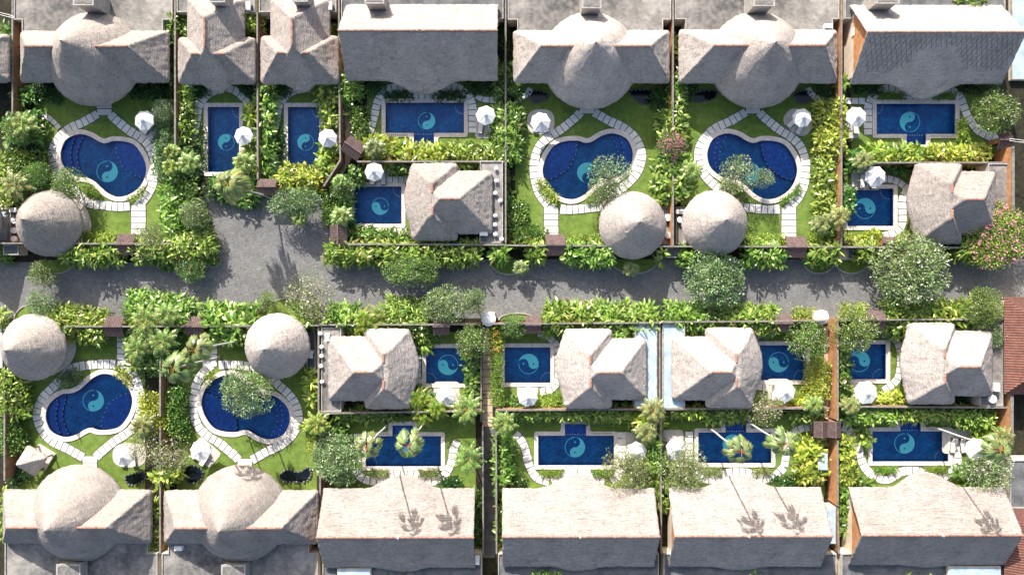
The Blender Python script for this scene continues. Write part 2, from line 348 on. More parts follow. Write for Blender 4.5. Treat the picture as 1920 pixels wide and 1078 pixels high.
verge(104,488,36,24); verge(955,486,36,28); verge(1190,486,44,26); verge(1535,486,30,26); verge(1596,486,32,26)
verge(400,486,14,14); verge(68,600,40,30,-1); verge(545,600,60,40,-1); verge(1340,600,50,16,-1); verge(970,600,34,12,-1)

# ------------------------------------------------------------------ stepping paths
def path(pts, width=15, slab=12, closed=False, base=True, close_ends=False):
    """paving slabs laid one after the other along a curved line (pixels)"""
    q = cr([P(*p) for p in pts], 10, closed)
    if closed: q.append(q[0])
    q = [Vector(p) for p in q]; d = [0]
    for i in range(1, len(q)): d.append(d[-1]+(q[i]-q[i-1]).length)
    L = d[-1]; n = max(2, round(L/(slab*S))); W2 = width*S/2
    def at(s):
        s = min(max(s, 0), L); i = min(int(np.searchsorted(d, s)), len(q)-1); i = max(i, 1)
        t = (s-d[i-1])/max(1e-6, d[i]-d[i-1]); p = q[i-1].lerp(q[i], t)
        j0, j1 = max(i-4, 0), min(i+3, len(q)-1); tg = (q[j1]-q[j0]).normalized(); return p, Vector((-tg.y, tg.x))
    m = MB(); g = 0.055
    for i in range(n):
        jit = random.uniform(-0.04, 0.04)
        a, na = at(L*i/n+g); b, nb = at(L*(i+1)/n-g)
        w1 = W2+random.uniform(-0.03, 0.03)
        z = 0.075+random.uniform(-0.006, 0.006)
        c = [a-na*w1, b-nb*w1, b+nb*w1, a+na*w1]
        v = [(p.x,p.y,0.02) for p in c]+[(p.x,p.y,z) for p in c]
        m.add(v, [(4,5,6,7),(0,1,5,4),(1,2,6,5),(2,3,7,6),(3,0,4,7)])
    o = tag(m.build('garden_path', M['slab']), kind='structure')
    if base:
        b = MB(); k = max(8, int(L/0.4)); pp = [at(L*i/k) for i in range(k+1)]
        for i in range(k):
            (a, na), (c, nc) = pp[i], pp[i+1]; e = W2+0.09
            v = [a-na*e, c-nc*e, c+nc*e, a+na*e]
            b.add([(p.x,p.y,0.045+0.0003*i/k) for p in v], [(0,1,2,3)])
        b.build('path_bed', M['joint'], o)
    return o
KPATH_A = [(184,214),(170,222),(154,231),(130,242),(113,257),(101,276),(98,292),(101,308),(108,324),(120,338),(136,352),(150,368),(166,381),(192,385),(222,388),(244,387)]
KPATH_B = [(207,214),(214,222),(226,232),(242,245),(260,256),(275,268),(285,284),(290,304),(290,324),(287,343),(280,361),(266,379),(256,388)]
KGATE = [(260,388),(260,442)]
for k in KIDS:
    cx, cy, fx, fy, s = KIDS[k]
    f = lambda l: [(cx+(a-KC[0])*fx*s, cy+(b-KC[1])*fy*s) for a, b in l]
    path(f(KPATH_A), 16, 11.5); path(f(KPATH_B), 16, 11.5)
    path(f([(196,192),(196,217)]), 27, 12)
    path(f([(260,384),(260,400),(260,440)]), 27, 12)
path([(57,216),(75,216),(90,220),(104,232),(112,242)], 9, 10)
path([(372,330),(368,305),(362,285),(360,262),(366,240),(369,215),(374,195),(388,178),(404,170),(420,166)], 17, 13)
path([(425,166),(440,170),(455,182),(466,200),(466,250)], 14, 13)
path([(516,328),(516,305),(509,285),(507,262),(515,240),(518,215),(523,195),(537,178),(552,170),(566,166)], 17, 13)
path([(575,166),(590,170),(604,182),(612,200),(612,250)], 14, 13)
path([(688,258),(696,240),(702,218),(707,195),(718,176),(738,165),(760,170),(778,178),(796,179)], 15, 11)
path([(796,179),(815,178),(830,168),(848,163),(868,171),(883,188),(886,205),(886,220),(886,250)], 15, 11)
path([(893,180),(905,187),(920,188),(944,188)], 11, 12)
path([(966,190),(975,186),(988,178),(996,166)], 11, 12)
path([(1514,165),(1522,178),(1536,187),(1550,189),(1572,189)], 11, 12)
path([(1584,189),(1600,190),(1622,190)], 11, 11)
path([(1627,254),(1627,220),(1627,200),(1634,184),(1648,172),(1668,166),(1690,172),(1704,180),(1722,182),(1748,180)], 15, 12)
path([(1748,180),(1770,170),(1786,171),(1801,184),(1808,205),(1818,226),(1834,245),(1852,255),(1872,261)], 15, 12)
path([(715,337),(740,337),(768,336)], 11, 11); path([(700,434),(730,434),(765,434)], 11, 11)
path([(1640,338),(1668,336),(1690,345),(1702,358)], 13, 12); path([(1702,358),(1692,372),(1692,410),(1690,425),(1672,438),(1655,444)], 15, 12)
path([(826,626),(812,630),(795,640),(784,655)], 11, 11); path([(784,665),(784,700),(786,720)], 11, 11)
path([(800,738),(830,738)], 13, 12)
path([(1008,624),(1024,628),(1038,640),(1046,655),(1048,690),(1046,712),(1036,728),(1012,735)], 13, 12)
path([(1455,623),(1432,625),(1416,634),(1410,648)], 12, 11); path([(1408,722),(1440,727)], 13, 12)
path([(1653,627),(1672,632),(1684,645),(1688,670),(1686,700),(1676,718),(1655,732)], 13, 12)
path([(671,812),(671,834)], 14, 11); path([(665,880),(676,893),(692,901),(708,901),(722,893),(734,887),(756,886),(778,888),(792,896),(810,902),(828,896),(840,880),(848,860),(850,842),(858,826)], 15, 12)
path([(965,812),(978,826),(986,845),(991,868),(1000,888),(1012,898),(1030,903)], 15, 12); path([(1165,809),(1165,872)], 15, 12.5)
path([(1165,876),(1158,890),(1145,902)], 14, 12); path([(1058,886),(1108,886)], 12, 24); path([(1060,890),(1046,897),(1034,903)], 12, 12); path([(1106,890),(1120,897),(1134,903)], 12, 12)
path([(1292,808),(1292,866)], 14, 12.5); path([(1300,880),(1316,895),(1334,899),(1352,892),(1368,885),(1400,885),(1420,893),(1440,898),(1456,889),(1470,875)], 15, 12)
path([(1470,875),(1474,850),(1478,825),(1490,809),(1510,801),(1530,799)], 14, 11)
path([(1578,800),(1590,805),(1602,820),(1610,842),(1617,868),(1630,886),(1648,896),(1664,899),(1680,890),(1692,883),(1722,883),(1738,890),(1754,896),(1772,892),(1788,880),(1795,860),(1795,822)], 15, 12)
# tan slab walk between the two middle gardens, dark walk below it, passage beside the ochre wall
path([(914,612),(914,660),(914,720),(914,785),(914,800)], 18, 13).data.materials[0] = M['tan']
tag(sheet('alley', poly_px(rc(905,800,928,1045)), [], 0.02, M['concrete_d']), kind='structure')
tag(sheet('alley', poly_px(rc(1545,612,1560,790)), [], 0.02, M['tan']), kind='structure')
tag(sheet('alley', poly_px([(640,200),(668,200),(668,280),(632,350),(606,350),(650,275)]), [], 0.02, M['tan']), kind='structure')

# ------------------------------------------------------------------ pools
def yin(px, py, rpx, rot, z=-0.84):
    """yin-yang mosaic: light half, ring and the two dots"""
    cx, cy = P(px, py, z); r = rpx*S*(CAMH-z)/CAMH; m = MB(); a = R(rot)
    def T(q, zz): return (cx+q[0]*math.cos(a)-q[1]*math.sin(a), cy+q[0]*math.sin(a)+q[1]*math.cos(a), zz)
    n = 20; pts = []
    for i in range(n+1): t = math.pi/2-math.pi*i/n; pts.append((r*math.cos(t), r*math.sin(t)))       # right side down
    for i in range(1, n+1): t = -math.pi/2-math.pi*i/n; pts.append((r/2*math.cos(t), -r/2+r/2*math.sin(t)))  # bulge left, lower
    for i in range(1, n): t = -math.pi/2+math.pi*i/n; pts.append((r/2*math.cos(t), r/2+r/2*math.sin(t)))     # bite, upper
    m.add([T(p, z) for p in pts], [tuple(range(len(pts)))[::-1]], 0)
    k = 40; ri, ro = r*0.945, r*1.0
    ring = []
    for i in range(k+1):
        t = math.pi/2+math.pi*i/k; ring += [T((ri*math.cos(t), ri*math.sin(t)), z+.002), T((ro*math.cos(t), ro*math.sin(t)), z+.002)]
    m.add(ring, [(2*i, 2*i+1, 2*i+3, 2*i+2) for i in range(k)], 0)
    for sy, mi in ((1, 0), (-1, 1)):
        m.add([T((r*.085*math.cos(t), sy*r/2+r*.085*math.sin(t)), z+.004) for t in np.linspace(0, 2*math.pi, 12, endpoint=False)], [tuple(range(12))], mi)
    return m
def dots(m, p, q, z, step=0.42, s=0.055):
    p, q = Vector(p), Vector(q); n = max(1, int((q-p).length/step))
    for i in range(n+1):
        c = p.lerp(q, i/n); m.box(c.x-s, c.y-s, z, c.x+s, c.y+s, z+0.01)
YIN = {'K1': (201,322,20,0), 'K2': (1101,324,19,180), 'K3': (1407,325,19,0), 'K4': (175,751,20,0), 'K5': (466,752,19,0),
 'R1': (424,267,15.5,180), 'R2': (573,267,15.5,180), 'R3': (800,227,16,0), 'R4': (1706,229,19,180), 'S1': (713,387,16,-90), 'S2': (1622,391,19.5,90),
 'S3': (840,684,19,-90), 'S4': (991,682,19,90), 'S5': (1460,679,19,-90), 'S6': (1611,677,20,90), 'Q1': (764,836,19,0), 'Q2': (1078,838,19,0), 'Q3': (1374,833,19,180), 'Q4': (1696,831,19,0)}
PLAB = {
 'K1': 'kidney shaped blue pool with shelf and steps in the upper left corner garden',
 'K2': 'kidney shaped blue pool above left of the twin round pavilions, flowering tree at its right',
 'K3': 'kidney shaped blue pool above right of the twin round pavilions, branches over its mosaic',
 'K4': 'kidney shaped blue pool with an uncovered mosaic in the lower left corner garden',
 'K5': 'kidney shaped blue pool of the lower row with a leafy tree hanging over its middle',
 'R1': 'left one of the two narrow upright blue pools in the top row',
 'R2': 'right one of the two narrow upright blue pools in the top row',
 'R3': 'long shaded blue pool with a square bay, top row left of centre',
 'R4': 'long blue pool with a square bay in the top right garden',
 'S1': 'small square pool with dark water in the garden above the road, left of centre',
 'S2': 'small square blue pool above the road at far right, below a white round parasol',
 'S3': 'small square blue pool just left of the tan slab walk, below the road',
 'S4': 'small square blue pool just right of the tan slab walk, below the road',
 'S5': 'small square blue pool directly left of the ochre orange wall, below the road',
 'S6': 'small square blue pool directly right of the ochre orange wall, below the road',
 'Q1': 'long blue bottom row pool under two fan palm crowns, left of the dark alley',
 'Q2': 'long blue pool in the bottom row with an uncovered mosaic, right of the dark alley',
 'Q3': 'long blue bottom row pool whose mosaic is half hidden by a fan palm',
 'Q4': 'long blue pool in the bottom right garden with bright green hedge crescents'}
for k, out in POOLS.items():
    c = (sum(p[0] for p in out)/len(out), sum(p[1] for p in out)/len(out))
    root = tag(empty('swimming_pool', (c[0], c[1], 0)), PLAB[k], 'swimming pool', 'blue pools with yin-yang mosaics')
    loc = lambda p: (p[0]-c[0], p[1]-c[1])
    o = [loc(p) for p in out]; n = len(o); kid = k in KIDS
    o2 = offset(o, 0.52 if not kid else 0.60)
    if kid is False:   # round the outer corners a little
        q2 = []
        for i in range(len(o2)):
            a, b, d = Vector(o2[i-1]), Vector(o2[i]), Vector(o2[(i+1) % len(o2)])
            e1 = (a-b).normalized()*0.28; e2 = (d-b).normalized()*0.28
            q2 += [tuple(b+e1), tuple(b+e1*0.3+e2*0.3), tuple(b+e2)]
        o3 = [p for p in o for _ in range(3)]
    else: q2, o3 = o2, o
    N = len(q2); zt = 0.105
    v = [(*p, zt) for p in o3]+[(*p, zt) for p in q2]+[(*p, 0.0) for p in q2]+[(*p, -0.10) for p in o3]
    f = [(i, N+i, N+(i+1) % N, (i+1) % N) for i in range(N)]+[(N+i, 2*N+i, 2*N+(i+1) % N, N+(i+1) % N) for i in range(N)]+[(i, (i+1) % N, 3*N+(i+1) % N, 3*N+i) for i in range(N)]
    mesh_obj('coping', v, f, M['coping'], root)
    D = -0.85; oo = offset(o, 0.012)
    b = sheet('basin', oo, [], D, M['tile'], root); me = b.data
    mb = MB(); mb.v = [tuple(x.co) for x in me.vertices]; mb.f = [tuple(x.vertices) for x in me.polygons]; mb.m = [0]*len(mb.f)
    mb.add([(*p, D) for p in oo]+[(*p, 0.095) for p in oo], [(i, i+n, (i+1) % n+n, (i+1) % n) for i in range(n)])
    bpy.data.objects.remove(b); bpy.data.meshes.remove(me); bas = mb.build('basin', M['tile'], root)
    sheet('water', offset(o, 0.006), [], -0.04, M['water'], root)
    yx, yy, yr, rot = YIN[k]; ym = yin(yx, yy, yr, rot); ym.v = [(p[0]-c[0], p[1]-c[1], p[2]) for p in ym.v]
    ym.build('yin_yang_mosaic', M['teal'], bas, mats=[M['teal'], M['tile']])
    dm = MB(); lm = MB()
    if kid:
        fx, fy = KIDS[k][2], KIDS[k][3]
        K = lambda q: loc(kmap(k, q))
        sm = cr([K(q) for q in KID], 5, True)
        def ledge(i0, i1, line, z):
            seg = []; i = i0*5
            while i != (i1*5) % len(sm): seg.append(sm[i % len(sm)]); i = (i+1) % len(sm)
            seg.append(sm[i]); ln = cr([seg[-1]]+[K(q) for q in line]+[seg[0]], 5)
            poly = seg+ln[1:-1]; sh = sheet('x', ccw(poly), [], z, M['ledge'])
            nb = len(lm.v); lm.v += [tuple(x.co) for x in sh.data.vertices]; lm.f += [tuple(a+nb for a in x.vertices) for x in sh.data.polygons]; lm.m += [0]*len(sh.data.polygons)
            mm = sh.data; bpy.data.objects.remove(sh); bpy.data.meshes.remove(mm)
            for a, b2 in zip(ln[:-1], ln[1:]): lm.add([(*a, D), (*b2, D), (*b2, z), (*a, z)], [(0,1,2,3)])
            acc = 0
            for a, b2 in zip(ln[:-1], ln[1:]):
                acc += (Vector(b2)-Vector(a)).length
                if acc > 0.5: acc = 0; dm.box(a[0]-.05, a[1]-.05, z+.004, a[0]+.05, a[1]+.05, z+.012)
        ledge(8, 13, [(256,331),(242,323),(228,313),(221,300),(215,285)], -0.40)
        ledge(22, 29, [(146,262),(141,275),(138,292),(141,312)][::1] if False else [(145,268),(140,283),(140,300),(144,316)], -0.6)
        ledge(23, 28, [(134,268),(130,282),(130,298),(133,312)], -0.35)
        lm.build('step_ledge', M['ledge'], bas)
    else:
        xs = [p[0] for p in o]; ys = [p[1] for p in o]
        if len(o) == 8:     # bay is shallower
            bot = k in ('R3', 'R4'); b4 = sorted(o, key=lambda p: p[1])[:2] if bot else sorted(o, key=lambda p: -p[1])[:2]
            bx0, bx1 = min(p[0] for p in b4), max(p[0] for p in b4)
            yb = b4[0][1]; inner = sorted({round(p[1], 4) for p in o}); yi = inner[1] if bot else inner[-2]
            lm.add([(bx0,yb,-.6),(bx1,yb,-.6),(bx1,yi,-.6),(bx0,yi,-.6),(bx0,yi,D),(bx1,yi,D)], [(0,1,2,3),(3,2,5,4)])
            lm.build('step_ledge', M['ledge'], bas)
            dots(dm, (bx0+.15, yi), (bx1-.15, yi), -0.595, 0.30)
            gm = MB(); side = 1 if k in ('Q2', 'Q4', 'R4') else -1
            gx0, gx1 = (bx1+.7, max(xs)-.2) if side > 0 else (min(xs)+.2, bx0-.7)
            yo = yi+(0.27 if not bot else -0.27)
            x = gx0
            while x < gx1: gm.box(x, yo-.10, 0.106, x+.10, yo+.10, 0.112); x += 0.26
            gm.build('drain_grate', M['rock'], root)
        cxn = max(xs)-.25 if k not in ('R4', 'Q1', 'Q3', 'S3') else min(xs)+.25; top = k[0] in 'R' or k in ('S1', 'S2')
        cyn = (max(ys)-.25) if top else (min(ys)+.25); sx = -1 if cxn > 0 else 1; sy = -1 if top else 1
        for q in range(7):
            t = q/6*math.pi/2; xx, yy2 = cxn+sx*1.1*math.cos(t)-sx*.1, cyn+sy*1.1*math.sin(t)-sy*.1
            dm.box(xx-.05, yy2-.05, D+.01, xx+.05, yy2+.05, D+.02)
    if dm.v: dm.build('tile_marker', M['white'], bas)

dg = MB()
for i in range(7): dg.box(-.45, -.5+i*.15, .045, .45, -.42+i*.15, .06)
dg = dg.build('drain_grating', M['rock']); dg.location = (*P(1563,503), 0); tag(dg, 'dark square drain grating between two planted bays of the road edge', 'drain')

# ------------------------------------------------------------------ garden walls
def wall(a, b, label, m='plaster', h=2.4, t=0.15):
    """a, b: ends of the wall's top edge in the photo"""
    A, B = Vector(P(*a, h)), Vector(P(*b, h)); c = (A+B)/2; d = B-A
    root = tag(empty('garden_wall', (c.x, c.y, 0)), label, 'wall', 'garden walls')
    n = MB(); n.obox((0,0), d, d.length, t, 0, h-0.1); n.build('wall_face', M[m], root)
    n = MB(); n.obox((0,0), d, d.length+0.06, t+0.06, h-0.1, h); n.build('capping', M['cap' if m != 'orange' else 'cap'], root)
wall((23,-20),(23,216), 'brown garden wall at the far left of the top row')
wall((328,-20),(328,300), 'brown wall between the upper left kidney pool and the narrow pool')
wall((482,24),(483,336), 'brown wall between the two narrow upright pools')
wall((635,-20),(637,268), 'brown wall right of the second narrow pool')
wall((637,268),(638,300), 'short brown wall stub beside the tilted tile gate', h=2.3)
wall((638,300),(607,349), 'slanting brown wall by the narrow tan passage')
wall((948,-20),(948,455), 'grey capped wall left of the middle kidney pool garden')
wall((1262,-20),(1262,462), 'ochre brown wall between the two upper kidney pool gardens', 'orange')
wall((1578,-20),(1578,462), 'ochre orange wall left of the top right garden', 'orange')
wall((670,303),(948,303), 'brown wall behind the yellow hedge, below the shaded long pool')
wall((1623,305),(1890,305), 'brown wall below the top right long pool')
wall((1900,275),(1900,395), 'tall ochre wall at the right edge above the pink flowering tree', 'orange', 3.2, 0.3)
wall((-30,456),(44,456), 'tan road wall at the left edge beside the round pavilion', 'orange')
wall((118,457),(322,457), 'road wall below the upper left kidney pool', h=2.7)
wall((652,458),(948,459), 'road wall below the small dark square pool', h=2.7)
wall((950,460),(1262,462), 'road wall below the middle kidney pool', h=2.7)
wall((1264,462),(1578,463), 'road wall below the right upper kidney pool', h=2.7)
wall((1580,463),(1900,465), 'road wall above the road at the far right', h=2.7)
wall((120,612),(345,612), 'road wall above the lower left kidney pool', h=2.7)
wall((378,612),(597,610), 'road wall beside the lower domed garden pavilion left of centre', h=2.7)
wall((599,609),(900,608), 'road wall above the small pool left of the tan walk', h=2.7)
wall((926,607),(1236,605), 'road wall above the small pool right of the tan walk', h=2.7)
wall((1238,604),(1552,601), 'road wall above the small pool left of the ochre wall', h=2.7)
wall((1575,600),(1886,598), 'road wall above the small pool right of the ochre wall', h=2.7)
wall((599,775),(902,770), 'low back wall between the small pool and the palm shaded long pool')
wall((930,769),(1236,767), 'low back wall above the long pool right of the dark alley')
wall((1238,767),(1554,765), 'low back wall above the long pool half hidden by palms')
wall((1576,762),(1888,764), 'low back wall above the bottom right long pool')
wall((597,612),(597,775), 'dark wall between the round pavilion and the concrete yard', 'cap')
wall((600,778),(600,1037), 'thin wall left of the palm shaded long roof')
wall((902,612),(902,790), 'brown wall along the left side of the tan slab walk', h=1.3)
wall((905,800),(906,1037), 'rusty brown wall on the left side of the dark alley')
wall((930,800),(931,1037), 'rusty brown wall on the right side of the dark alley')
wall((1237,605),(1237,765), 'grey wall down the middle of the pale blue yards', 'cap')
wall((1239,780),(1240,1037), 'thin wall between the two middle bottom row roofs')
wall((1571,598),(1571,788), 'sunlit ochre orange wall left of the small lower right pool', 'orange', 2.6)
wall((1571,826),(1571,948), 'sunlit ochre orange wall between the last two bottom row gardens', 'orange', 2.6)
wall((1571,950),(1573,1037), 'short rusty wall beside the narrow blue sheet roof', 'plaster')
wall((300,800),(300,1037), 'thin wall between the two domed villas of the bottom row')
wall((300,640),(300,780), 'wall hidden in palms between the two lower kidney pools')
wall((1886,598),(1886,735), 'grey wall beside the terracotta roof at right', 'cap', 2.9)
wall((1898,735),(1898,832), 'ochre orange wall end at the right edge above the palm', 'orange', 3.0, 0.3)
wall((8,700),(8,900), 'brown wall among bushes at the left edge, lower row')

# ------------------------------------------------------------------ thatched roofs
def fn(x, y, s, o=0): return noise.noise(Vector((x*s+o, y*s-o, o*0.37)))
def skirt(m, loop, drop=0.32, inset=0.10):
    """thick cut edge and underside below a roof's rim; loop is CCW indices"""
    pts = [Vector(m.v[i]) for i in loop]; n = len(pts); p2 = [(p.x, p.y) for p in pts]
    step = max(1, n//160)
    c = sum(pts, Vector())/n; b = len(m.v)
    for k, (ins, dz) in enumerate(((inset, -drop), (1.3, -drop+0.1))):
        for i, p in enumerate(pts):
            a, d = pts[i-2], pts[(i+2) % n]; t = Vector((d.x-a.x, d.y-a.y)); t = t.normalized() if t.length > 1e-6 else Vector((1, 0))
            q = Vector((p.x, p.y))+Vector((-t.y, t.x))*ins; m.v.append((q.x, q.y, p.z+dz))
    for k in range(2):
        A = loop if k == 0 else [b+i for i in range(n)]; B = [b+k*n+i for i in range(n)]
        for i in range(n): m.f.append((A[i], B[i], B[(i+1) % n], A[(i+1) % n])); m.m.append(0)
def hip(m, x0, y0, x1, y1, ze, k, ends='hip', bulges=(), seed=0, res=0.2, rcorner=0.30, kx=None, sag=0.0):
    """roof over the rectangle x0..x1, y0..y1 (y1 north): hipped or gabled, rounded at the hips"""
    nx = max(12, int((x1-x0)/res)); ny = max(12, int((y1-y0)/res)); b = len(m.v)
    hy = (y1-y0)/2; cyy = (y0+y1)/2; hx = (x1-x0)/2; cxx = (x0+x1)/2; kx = kx or k
    for j in range(ny+1):
        for i in range(nx+1):
            u = -1+2*i/nx; v = -1+2*j/ny
            dx, dy = hx*(1-abs(u)), hy*(1-abs(v))
            x, y = cxx+hx*u, cyy+hy*v
            dd = [dy*k]
            if ends == 'hip': dd.append(dx*kx)
            if ends == 'hipN': dd = [dy*k, dx*kx]
            s = 0.22 if rcorner > 0.32 else 0.08
            if len(dd) == 2:
                a, c = dd; h = max(0, min(1, 0.5+0.5*(c-a)/s)); h = (c*(1-h)+a*h)-s*h*(1-h)
            else: h = dd[0]
            if len(dd) == 2 and min(dd) > 0.05: h += 0.13*math.exp(-((dd[0]-dd[1])/0.22)**2)*min(1, min(dd)*2)
            h = max(h, -0.05)
            # round off the ridge a little
            if rcorner and ends == 'hip' and dx < rcorner*2 and dy < rcorner*2:
                rr = rcorner*2; qx, qy = rr-dx, rr-dy; l = math.hypot(qx, qy); mx = max(qx, qy)
                if l > 0:
                    f = mx/l; x -= math.copysign(qx*(1-f), u)*0.8; y -= math.copysign(qy*(1-f), v)*0.8
            for side, c0, hw, amp in bulges:
                if side in 'SN':
                    t = abs(x-cxx-c0)/hw; e = dy; tot = hy; sg = -1 if side == 'S' else 1
                    if t < 1 and v*sg > 0: ex = amp*(0.5+0.5*math.cos(math.pi*t))**0.75*max(0, 1-e/tot)**1.3; y += sg*ex; h -= ex*0.5*k
                else:
                    t = abs(y-cyy-c0)/hw; e = dx; tot = hy; sg = -1 if side == 'W' else 1
                    if t < 1 and u*sg > 0 and e < tot: x += sg*amp*(0.5+0.5*math.cos(math.pi*t))**0.75*(1-e/tot)**1.2
            nz = 0.06*fn(x, y, 0.55, seed)+0.04*fn(x, y, 1.7, seed+3)+0.055*fn(x, y, 3.3, seed+5)
            x += 0.09*fn(x, y, 2.6, seed+9); y += 0.10*fn(x, y, 2.8, seed+12)
            m.v.append((x, y, ze+h+nz))
    I = lambda i, j: b+j*(nx+1)+i
    for j in range(ny):
        for i in range(nx): m.f.append((I(i,j), I(i+1,j), I(i+1,j+1), I(i,j+1))); m.m.append(0)
    loop = [I(i,0) for i in range(nx)]+[I(nx,j) for j in range(ny)]+[I(i,ny) for i in range(nx,0,-1)]+[I(0,j) for j in range(ny,0,-1)]
    if ends != 'gable': skirt(m, loop)
    else:
        # gable ends: a cut thatch edge following the slopes
        skirt(m, loop, 0.3, 0.05)
def cone(m, cx, cy, Rr, ze, za, seed=0, seg=112, rings=26, pw=1.0, rx=1.0):
    b = len(m.v)
    for j in range(rings):
        r = Rr*(1-j/rings)
        for i in range(seg):
            t = 2*math.pi*i/seg; x, y = cx+r*rx*math.cos(t), cy+r*math.sin(t); u = 1-r/Rr
            h = (za-ze)*(u**pw)
            nz = (0.09*fn(x, y, 0.6, seed)+0.05*fn(x, y, 1.9, seed+4)+0.05*fn(x, y, 3.4, seed+6))*min(1, r)
            if j == 0: x += 0.12*fn(x, y, 3.1, seed); y += 0.12*fn(x, y, 3.1, seed+8)
            m.v.append((x, y, ze+h+nz))
    m.v.append((cx, cy, za+0.12)); top = len(m.v)-1
    for j in range(rings-1):
        for i in range(seg): m.f.append((b+j*seg+i, b+j*seg+(i+1) % seg, b+(j+1)*seg+(i+1) % seg, b+(j+1)*seg+i)); m.m.append(0)
    for i in range(seg): m.f.append((b+(rings-1)*seg+i, b+(rings-1)*seg+(i+1) % seg, top)); m.m.append(0)
    skirt(m, [b+i for i in range(seg)])
def ridge_tiles(a, b, root, rad=0.12, step=0.34):
    A, B = Vector(a), Vector(b); n = max(2, int((B-A).length/step)); d = (B-A)/n; m = MB(); s = Vector((-d.y, d.x, 0)).normalized()
    for i in range(n):
        p, q = A+d*(i+0.03), A+d*(i+0.97); z = Vector((0,0,0.0))
        w1, w2 = rad*1.05, rad*0.92; v = []
        for c, ww in ((p, w1), (q, w2)):
            for t in np.linspace(0, math.pi, 6): v.append(c+s*math.cos(t)*ww*1.35+Vector((0,0,math.sin(t)*ww*0.8)))
        m.add(v, [(k, k+1, k+7, k+6) for k in range(5)]+[(0,1,2,3,4,5), (11,10,9,8,7,6)])
    return m.build('ridge_tiles', M['ridge'], root)
def body(root, x0, y0, x1, y1, h=2.75, face='S', mtl='cream'):
    """walls with glazed doors on the garden side"""
    m = MB(); m.box(x0, y0, 0, x1, y1, h); m.build('wall', M[mtl], root)
    yy = y0 if face == 'S' else y1; sg = -1 if face == 'S' else 1; n = max(2, int((x1-x0)/3.2))
    for i in range(n):
        cx = x0+(x1-x0)*(i+0.5)/n; ww = 0.9 if i % 2 == 0 else 0.6; z0, z1 = (0.05, 2.15) if i % 2 == 0 else (0.9, 2.1)
        f = MB(); a, bb = sorted((yy+sg*0.003, yy+sg*0.07))
        f.box(cx-ww-0.08, a, z0, cx-ww, bb, z1+.08); f.box(cx+ww, a, z0, cx+ww+0.08, bb, z1+.08); f.box(cx-ww, a, z1, cx+ww, bb, z1+.08); f.box(cx-0.03, a, z0, cx+0.03, bb, z1)
        d = f.build('glazed_door' if i % 2 == 0 else 'window', M['wood'], root)
        g = MB(); a, bb = sorted((yy+sg*0.004, yy+sg*0.03)); g.box(cx-ww, a, z0, cx-0.03, bb, z1); g.box(cx+0.03, a, z0, cx+ww, bb, z1); g.build('pane', M['glass'], d)
def villa(cx, cy, label, cat='villa', group='thatched villas'):
    return tag(empty('thatched_villa', (cx, cy, 0)), label, cat, group)
ZE = 2.8
def dome_villa(blk, cc, Rpx, label, face, tm='thatch', za=9.1, ridges=((0,1),), seed=1):
    x0, y1 = P(blk[0], blk[1], ZE); x1, y0 = P(blk[2], blk[3], ZE); cx, cy = P(*cc, ZE); RR = Rpx*S*(CAMH-ZE)/CAMH
    r = villa(cx, cy, label); X0, Y0, X1, Y1 = x0-cx, y0-cy, x1-cx, y1-cy
    m = MB(); hip(m, X0, Y0, X1, Y1, ZE, 1.16, seed=seed); m.build('wing_roof', M[tm], r, smooth=True)
    m = MB(); cone(m, 0, 0, RR, ZE-0.1, za, seed=seed+20, pw=0.86); m.build('domed_roof', M[tm], r, smooth=True)
    hy = (Y1-Y0)/2; zr = ZE+hy*1.16+0.02; yc = (Y0+Y1)/2; rr = RR*(1-(zr-ZE)/(za-ZE))
    dx = math.sqrt(max(0, rr*rr-yc*yc)) if rr > abs(yc) else 0.3
    ridge_tiles((X0+hy-0.1, yc, zr), (-dx-0.1, yc, zr), r); ridge_tiles((dx+0.1, yc, zr), (X1-hy+0.1, yc, zr), r)
    body(r, X0+1.0, Y0+1.0, X1-1.0, Y1-1.0, face=face)
    f = MB(); f.tube([(0,0,za-0.1),(0,0,za+0.35)], [0.16,0.05]); f.build('finial', M['thatch'], r)
dome_villa((38,58,318,156), (176,111), 89, 'domed thatch villa with two wings in the top left corner', 'S', seed=1)
dome_villa((962,57,1256,157), (1106,114), 91, 'domed thatch villa with two wings above the middle kidney pool', 'S', 'thatch_b', seed=2)
dome_villa((1272,56,1570,157), (1419,113), 91, 'domed thatch villa with two wings above the right upper kidney pool', 'S', 'thatch_b', seed=3)
dome_villa((5,917,285,1019), (147,962), 91, 'domed thatch villa with two wings in the bottom left corner', 'N', seed=4)
dome_villa((307,918,598,1020), (450,963), 91, 'domed thatch villa of the bottom row with small tree shadows on its dome', 'N', seed=5)
